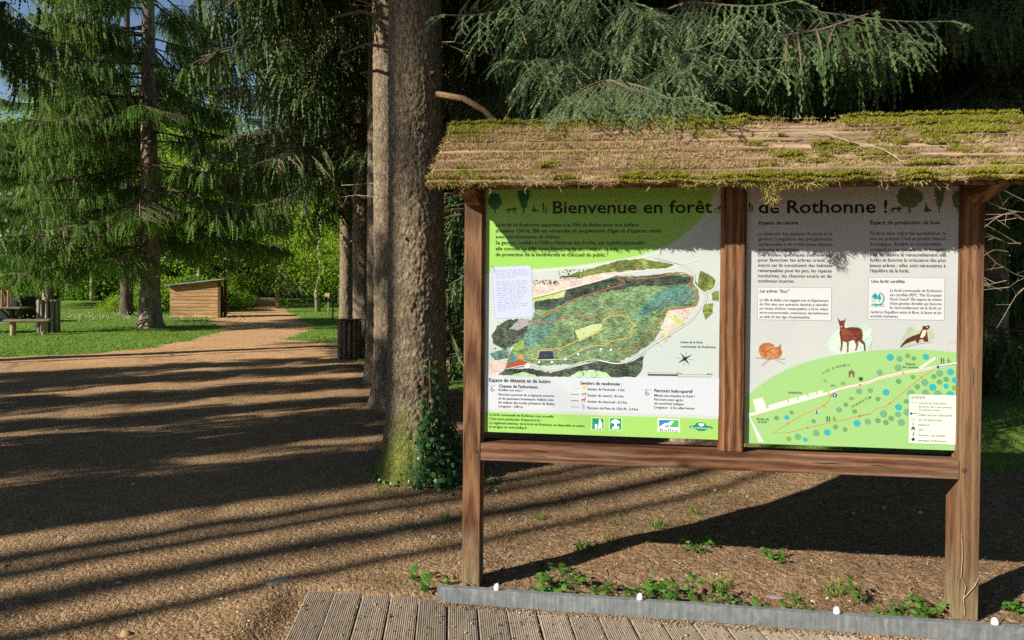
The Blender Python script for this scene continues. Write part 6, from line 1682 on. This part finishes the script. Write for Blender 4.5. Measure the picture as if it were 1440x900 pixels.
weeds = [  # x, y, mesh, scale, label
    (.14, 3.30, 1, 1.0, 'low weed between the left post and the first weed clump'), (.28, 3.52, 1, 1.1, 'low spreading weed behind the first weed clump'), (.48, 3.36, 0, .8, 'small leafy weed left of the second white stud'), (.58, 3.30, 2, .8, 'upright sprig just behind the second white stud'),
    (.74, 3.34, 0, 1.2, 'large leafy weed at the back of the patch below the middle post'), (.90, 3.32, 2, 1.0, 'tall sprig at the back of the patch below the middle post'), (1.14, 3.18, 1, .9, 'flat weed at the right edge of the patch below the middle post'), (1.40, 3.24, 1, .8, 'flat weed behind the thin grey stone'),
    (1.60, 3.00, 0, .8, 'leafy weed against the edging right of the third stud'), (1.82, 3.16, 1, 1.0, 'spreading weed on the soil left of the right post'), (2.44, 3.24, 0, .8, 'leafy weed in the sun behind the right post'), (.40, 3.90, 1, .9, 'low weed in the shade streaks behind the left post'), (1.12, 3.86, 1, 1.0, 'low weed at the lower edge of the board shadow'), (1.48, 3.74, 0, .9, 'leafy weed just inside the board shadow'),
    (.22, 3.37, 0, 1.15, 'leafy green weed clump just right of the left board post'), (.33, 3.44, 3, .9, 'tall leaved weed behind the clump right of the left post'), (.36, 3.30, 1, .7, 'low weed against the steel edging right of the first clump'),
    (.66, 3.24, 1, 1.1, 'spreading weed patch behind the second white stud'), (.82, 3.20, 0, 1.1, 'leafy weed in the middle of the patch below the middle post'), (.98, 3.20, 1, .9, 'bright leafy weed right of the patch below the middle post'), (1.06, 3.30, 2, .8, 'upright weed sprig right of the middle post'),
    (1.28, 3.14, 1, .7, 'small weed on bare soil right of the weed patch'), (1.52, 3.12, 1, .8, 'low weed behind the third white stud'), (1.72, 3.08, 0, .85, 'weed clump halfway between the third stud and the right post'), (1.70, 3.28, 2, 1.2, 'upright weed sprig standing on the sunlit soil left of the right post'),
    (1.93, 3.04, 1, .8, 'weed at the foot of the right post'), (2.02, 3.22, 0, 1.0, 'weed growing up the inner side of the right post'), (2.48, 3.05, 1, .9, 'low weed in the sun right of the right post'),
    (-.42, 3.36, 3, .9, 'broad leaved weed at the back edge of the deck'), (-.30, 3.34, 2, .8, 'small weed beside the left end of the steel edging'), (-.50, 3.50, 3, .7, 'single broad leaved weed on the gravel behind the deck')]
for (x, y, k, s, lab) in weeds:
    o = link('weed_plant', WM[k]); o.location = (x, y, gz(x, y)); o.scale = (s * 1.05,) * 3; o.rotation_euler = (0, 0, random.uniform(0, 6.28)); set_props(o, lab, 'weed', GWD)
tufts = [(1.06, 3.42, 1, .9, 'spiky grass tuft behind the weed patch below the middle post'), (1.62, 3.38, 0, 1.0, 'dry edged grass tuft on the sunlit soil left of the right post'), (.95, 4.30, 0, 1.0, 'grass tuft in the sun under the board rail'), (1.25, 4.55, 1, .8, 'thin grass tuft further back under the board rail'),
         (.62, 4.0, 0, .8, 'grass tuft at the tip of the board shadow'), (.20, 4.45, 0, .7, 'small grass tuft behind the left board post'), (-.42, 4.40, 1, .7, 'thin grass tuft on bare soil before the massive trunk'), (-.95, 4.95, 1, .9, 'long grass tuft at the mossy foot of the massive trunk')]
for (x, y, k, s, lab) in tufts:
    o = link('grass_tuft', GM[k]); o.location = (x, y, gz(x, y)); o.scale = (s, s, s); o.rotation_euler = (0, 0, random.uniform(0, 6.28)); set_props(o, lab, 'grass tuft', 'grass tufts on the soil around the board')
# creeping stem on the right post
m = MB()
m.tube([(2.345, -.004, .02), (2.338, -.004, .10), (2.347, -.004, .16), (2.325, -.005, .20), (2.33, -.004, .30), (2.325, -.004, .40)], .0022, 4)
m.tube([(2.338, -.004, .10), (2.365, -.005, .135), (2.385, -.004, .16), (2.402, -.004, .20)], .002, 4)
o = m.build('creeper_stem', MAT['dead_twig']); o.location = BO; o.rotation_euler = (0, 0, -TH); set_props(o, 'dry creeper stem clinging to the lower face of the right board post', 'creeper')

# stones, dead leaf and twig
def pebble_tpl(seed):
    bm = bmesh.new(); bmesh.ops.create_icosphere(bm, subdivisions=1, radius=1); rnd = random.Random(seed)
    for v in bm.verts: v.co *= rnd.uniform(.75, 1.15); v.co.z *= .6
    V = np.array([v.co[:] for v in bm.verts]); F = np.array([[v.index for v in f.verts] for f in bm.faces]); bm.free(); return V, F
def stone(x, y, sx, sy, sz, label, seed):
    bm = bmesh.new(); bmesh.ops.create_icosphere(bm, subdivisions=3, radius=1); rnd = random.Random(seed)
    for v in bm.verts:
        n = float(fbm(np.array([v.co.x * 1.4 + seed]), np.array([v.co.y * 1.4]), seed, np.array([v.co.z * 1.4]))[0]); v.co *= 1 + .25 * n
        v.co = Vector((v.co.x * sx, v.co.y * sy, v.co.z * sz))
    me = bpy.data.meshes.new('stone'); bm.to_mesh(me); bm.free(); me.materials.append(MAT['stone'])
    o = link('stone', me); o.location = (x, y, gz(x, y)); o.rotation_euler = (0, 0, seed); set_props(o, label, 'stone', 'loose stones on the gravel')
stone(-1.19, 3.46, .062, .04, .014, 'flat grey stone lying on the gravel left of the deck', 1)
stone(-.46, 4.12, .022, .018, .010, 'small grey stone on the gravel before the left post', 2)
stone(1.33, 3.36, .05, .018, .006, 'thin flat grey stone on the soil below the middle of the right panel', 3)
rp = lambda s, t, l: BO + RTV * s + BKV * roof_pt(s, t, l)[0] + Vector((0, 0, roof_pt(s, t, l)[1]))
m = MB(); m.add([(-.03, 0, .012), (-.01, .016, 0), (.02, .012, .006), (.035, 0, .016), (.012, -.014, .002), (-.012, -.012, .004), (0, 0, .008)], [(6, 0, 1), (6, 1, 2), (6, 2, 3), (6, 3, 4), (6, 4, 5), (6, 5, 0)])
o = m.build('dead_leaf', MAT['dead_leaf']); o.location = rp(1.93, .985, .035); o.rotation_euler = (.4, .1, .3); set_props(o, 'curled brown dead leaf resting on the roof ridge', 'leaf')
m = MB(); pts = [rp(s, t, .042) for s, t in ((1.63, .74), (1.72, .66), (1.80, .52), (1.92, .38), (1.95, .24), (1.955, .17))]
m.tube(pts, [.003, .003, .003, .0028, .0025, .0015], 5); m.tube([pts[2], rp(1.84, .60, .05), rp(1.87, .63, .06)], [.002, .001], 4) if False else None
o = m.build('twig', MAT['dead_twig']); set_props(o, 'thin bent dry twig lying on the right part of the mossy roof', 'twig')

# ------------------------------------------------------------------ gravel, litter and grass: beyond counting
def scatter_ground(name, n, region, tpl, size, mat, tonef, seed, lift=0.0, flat_=True, keep=None, elong=(1, 1), tilt=.35):
    rng = np.random.default_rng(seed)
    x = rng.uniform(region[0], region[1], n); u = rng.random(n); y0, y1 = region[2], region[3]
    y = y0 * (y1 / y0) ** u                                        # denser towards the viewer's end of the strip
    if keep is not None:
        k = keep(x, y, rng); x, y = x[k], y[k]; n = len(x)
    s = np.exp(rng.normal(math.log(size), .38, n))
    P = np.stack([x, y, ground_h(x, y) + lift], 1)
    R = rot_xyz(rng.normal(0, tilt, n), rng.normal(0, tilt, n), rng.uniform(0, 6.28, n))
    V, F = spread(tpl[0], tpl[1], R, np.stack([s * rng.uniform(elong[0], elong[1], n), s, s], 1), P)
    o = link(name, np_mesh(name, V, F, mat, np.repeat(tonef(rng, n), len(tpl[1])))); o['kind'] = 'stuff'
    return o
def off_deck(x, y):
    s, b = to_board(x, y)
    return ~((b + .0 * s < -.10) & (s > -.82))
def g_keep(x, y, rng):
    side = np.minimum(*path_sides(x, y))
    return off_deck(x, y) & (np.abs(x) < y * .9 + .6) & ((side > -.3) | (rng.random(len(x)) < .16))
PT = pebble_tpl(3)
scatter_ground('gravel', 90000, (-7.5, 4.2, 2.4, 9.0), PT, .0034, MAT['pebble'], lambda r, n: np.clip(r.normal(.48, .22, n) + (r.random(n) < .06) * .5, 0, 1), 5, .003, keep=g_keep, elong=(1, 1.5))
scatter_ground('gravel', 1300, (-6, 3.5, 2.5, 8.0), PT, .0095, MAT['pebble'], lambda r, n: np.clip(r.normal(.62, .22, n), 0, 1), 6, .003, keep=g_keep, elong=(1, 1.5))
SL = (np.array([(-.5, -.09, 0), (.5, -.09, .04), (.5, .09, 0), (-.5, .09, .03)], float), np.array([(0, 1, 2), (0, 2, 3)]))
def l_keep(x, y, rng):
    side = path_sides(x, y)[1]
    return off_deck(x, y) & (np.abs(x) < y * .9 + .6) & (rng.random(len(x)) < np.clip(.72 - side * .5, .10, 1))
scatter_ground('litter', 110000, (-6, 7.0, 2.6, 9.5), SL, .0135, MAT['litter'], lambda r, n: r.beta(2, 2.2, n), 9, .009, keep=l_keep, elong=(.6, 1.7), tilt=.2)
# crumbs of soil along the foot of the steel edge
rng = np.random.default_rng(15); n = 4200
s = rng.uniform(-.75, 2.9, n); d = np.where(rng.random(n) < .6, np.abs(rng.normal(0, .022, n)), rng.uniform(0, .45, n)) + .004
ok_ = (s > 0) | (d > .05); s, d = s[ok_], d[ok_]; n = len(s)
x = KL.x + DR.x * s + DR.y * d; y = KL.y + DR.y * s - DR.x * d
V, F = spread(PT[0], PT[1], rot_xyz(rng.normal(0, .4, n), rng.normal(0, .4, n), rng.uniform(0, 6.28, n)), np.exp(rng.normal(math.log(.0032), .4, n)), np.stack([x, y, np.full(n, .0305)], 1))
o = link('dirt', np_mesh('dirt', V, F, MAT['pebble'], np.repeat(np.clip(rng.normal(.35, .2, n), 0, 1), len(PT[1])))); o['kind'] = 'stuff'

GB_ = blade_tpl(bend=.35)
def grass(name, n, region, size, width, seed, keep, tone=lambda r, n: r.beta(2.2, 2, n) * .95, lean=.4):
    rng = np.random.default_rng(seed)
    x = rng.uniform(region[0], region[1], n); y = region[2] * (region[3] / region[2]) ** rng.random(n)
    k = keep(x, y, rng); x, y = x[k], y[k]; n = len(x)
    L = size * rng.uniform(.5, 1.3, n) * (1 + .35 * fbm(x * .8, y * .8, 3))
    P = np.stack([x, y, ground_h(x, y)], 1)
    V, F = spread(GB_[0], GB_[1], rot_xyz(rng.normal(0, lean, n), rng.normal(0, lean, n), rng.uniform(0, 6.28, n)), np.stack([width * rng.uniform(.7, 1.3, n), L, L], 1), P)
    o = link(name, np_mesh(name, V, F, MAT['grass'], np.repeat(np.clip(tone(rng, n) + .22 * fbm(x * .6, y * .6, 12), 0, 1), len(GB_[1])))); o['kind'] = 'stuff'
vis = lambda x, y: (np.abs(x) < y * .80 + .5)
grass('grass', 190000, (-26, 3, 12.8, 44), .055, .020, 1, lambda x, y, r: vis(x, y) & (lawn_mask(x, y) > -.05 - .25 * r.random(len(x)) ** 3) & (x < np.interp(y, [12, 20, 44], [-2.5, -4, -6])))
grass('grass', 46000, (-3, 10, 4.9, 20), .05, .008, 2, lambda x, y, r: vis(x, y) & (lawn_mask(x, y) > -.1 - .4 * r.random(len(x)) ** 2))
grass('grass', 5200, (-.3, 4.2, 3.9, 7.0), .035, .005, 4, lambda x, y, r: vis(x, y) & off_deck(x, y) & (fbm(x * 2.2, y * 2.2, 19) + .35 * sstep(.3, 2.5, x) > .18))
rng = np.random.default_rng(18); n = 420          # seed heads of the uncut lawn
x = rng.uniform(-17.5, -9.4, n); y = rng.uniform(23.0, 26.8, n)
Vs, Fs = spread(PT[0], PT[1], rot_xyz(rng.normal(0, .4, n), 0 * x, rng.uniform(0, 6.28, n)), np.full(n, .022), np.stack([x, y, ground_h(x, y) + rng.uniform(.12, .32, n)], 1))
o = link('flower_heads', np_mesh('flower_heads', Vs, Fs, MAT['seed'])); o['kind'] = 'stuff'
# sky-side backdrop needs nothing: the open sky is the world
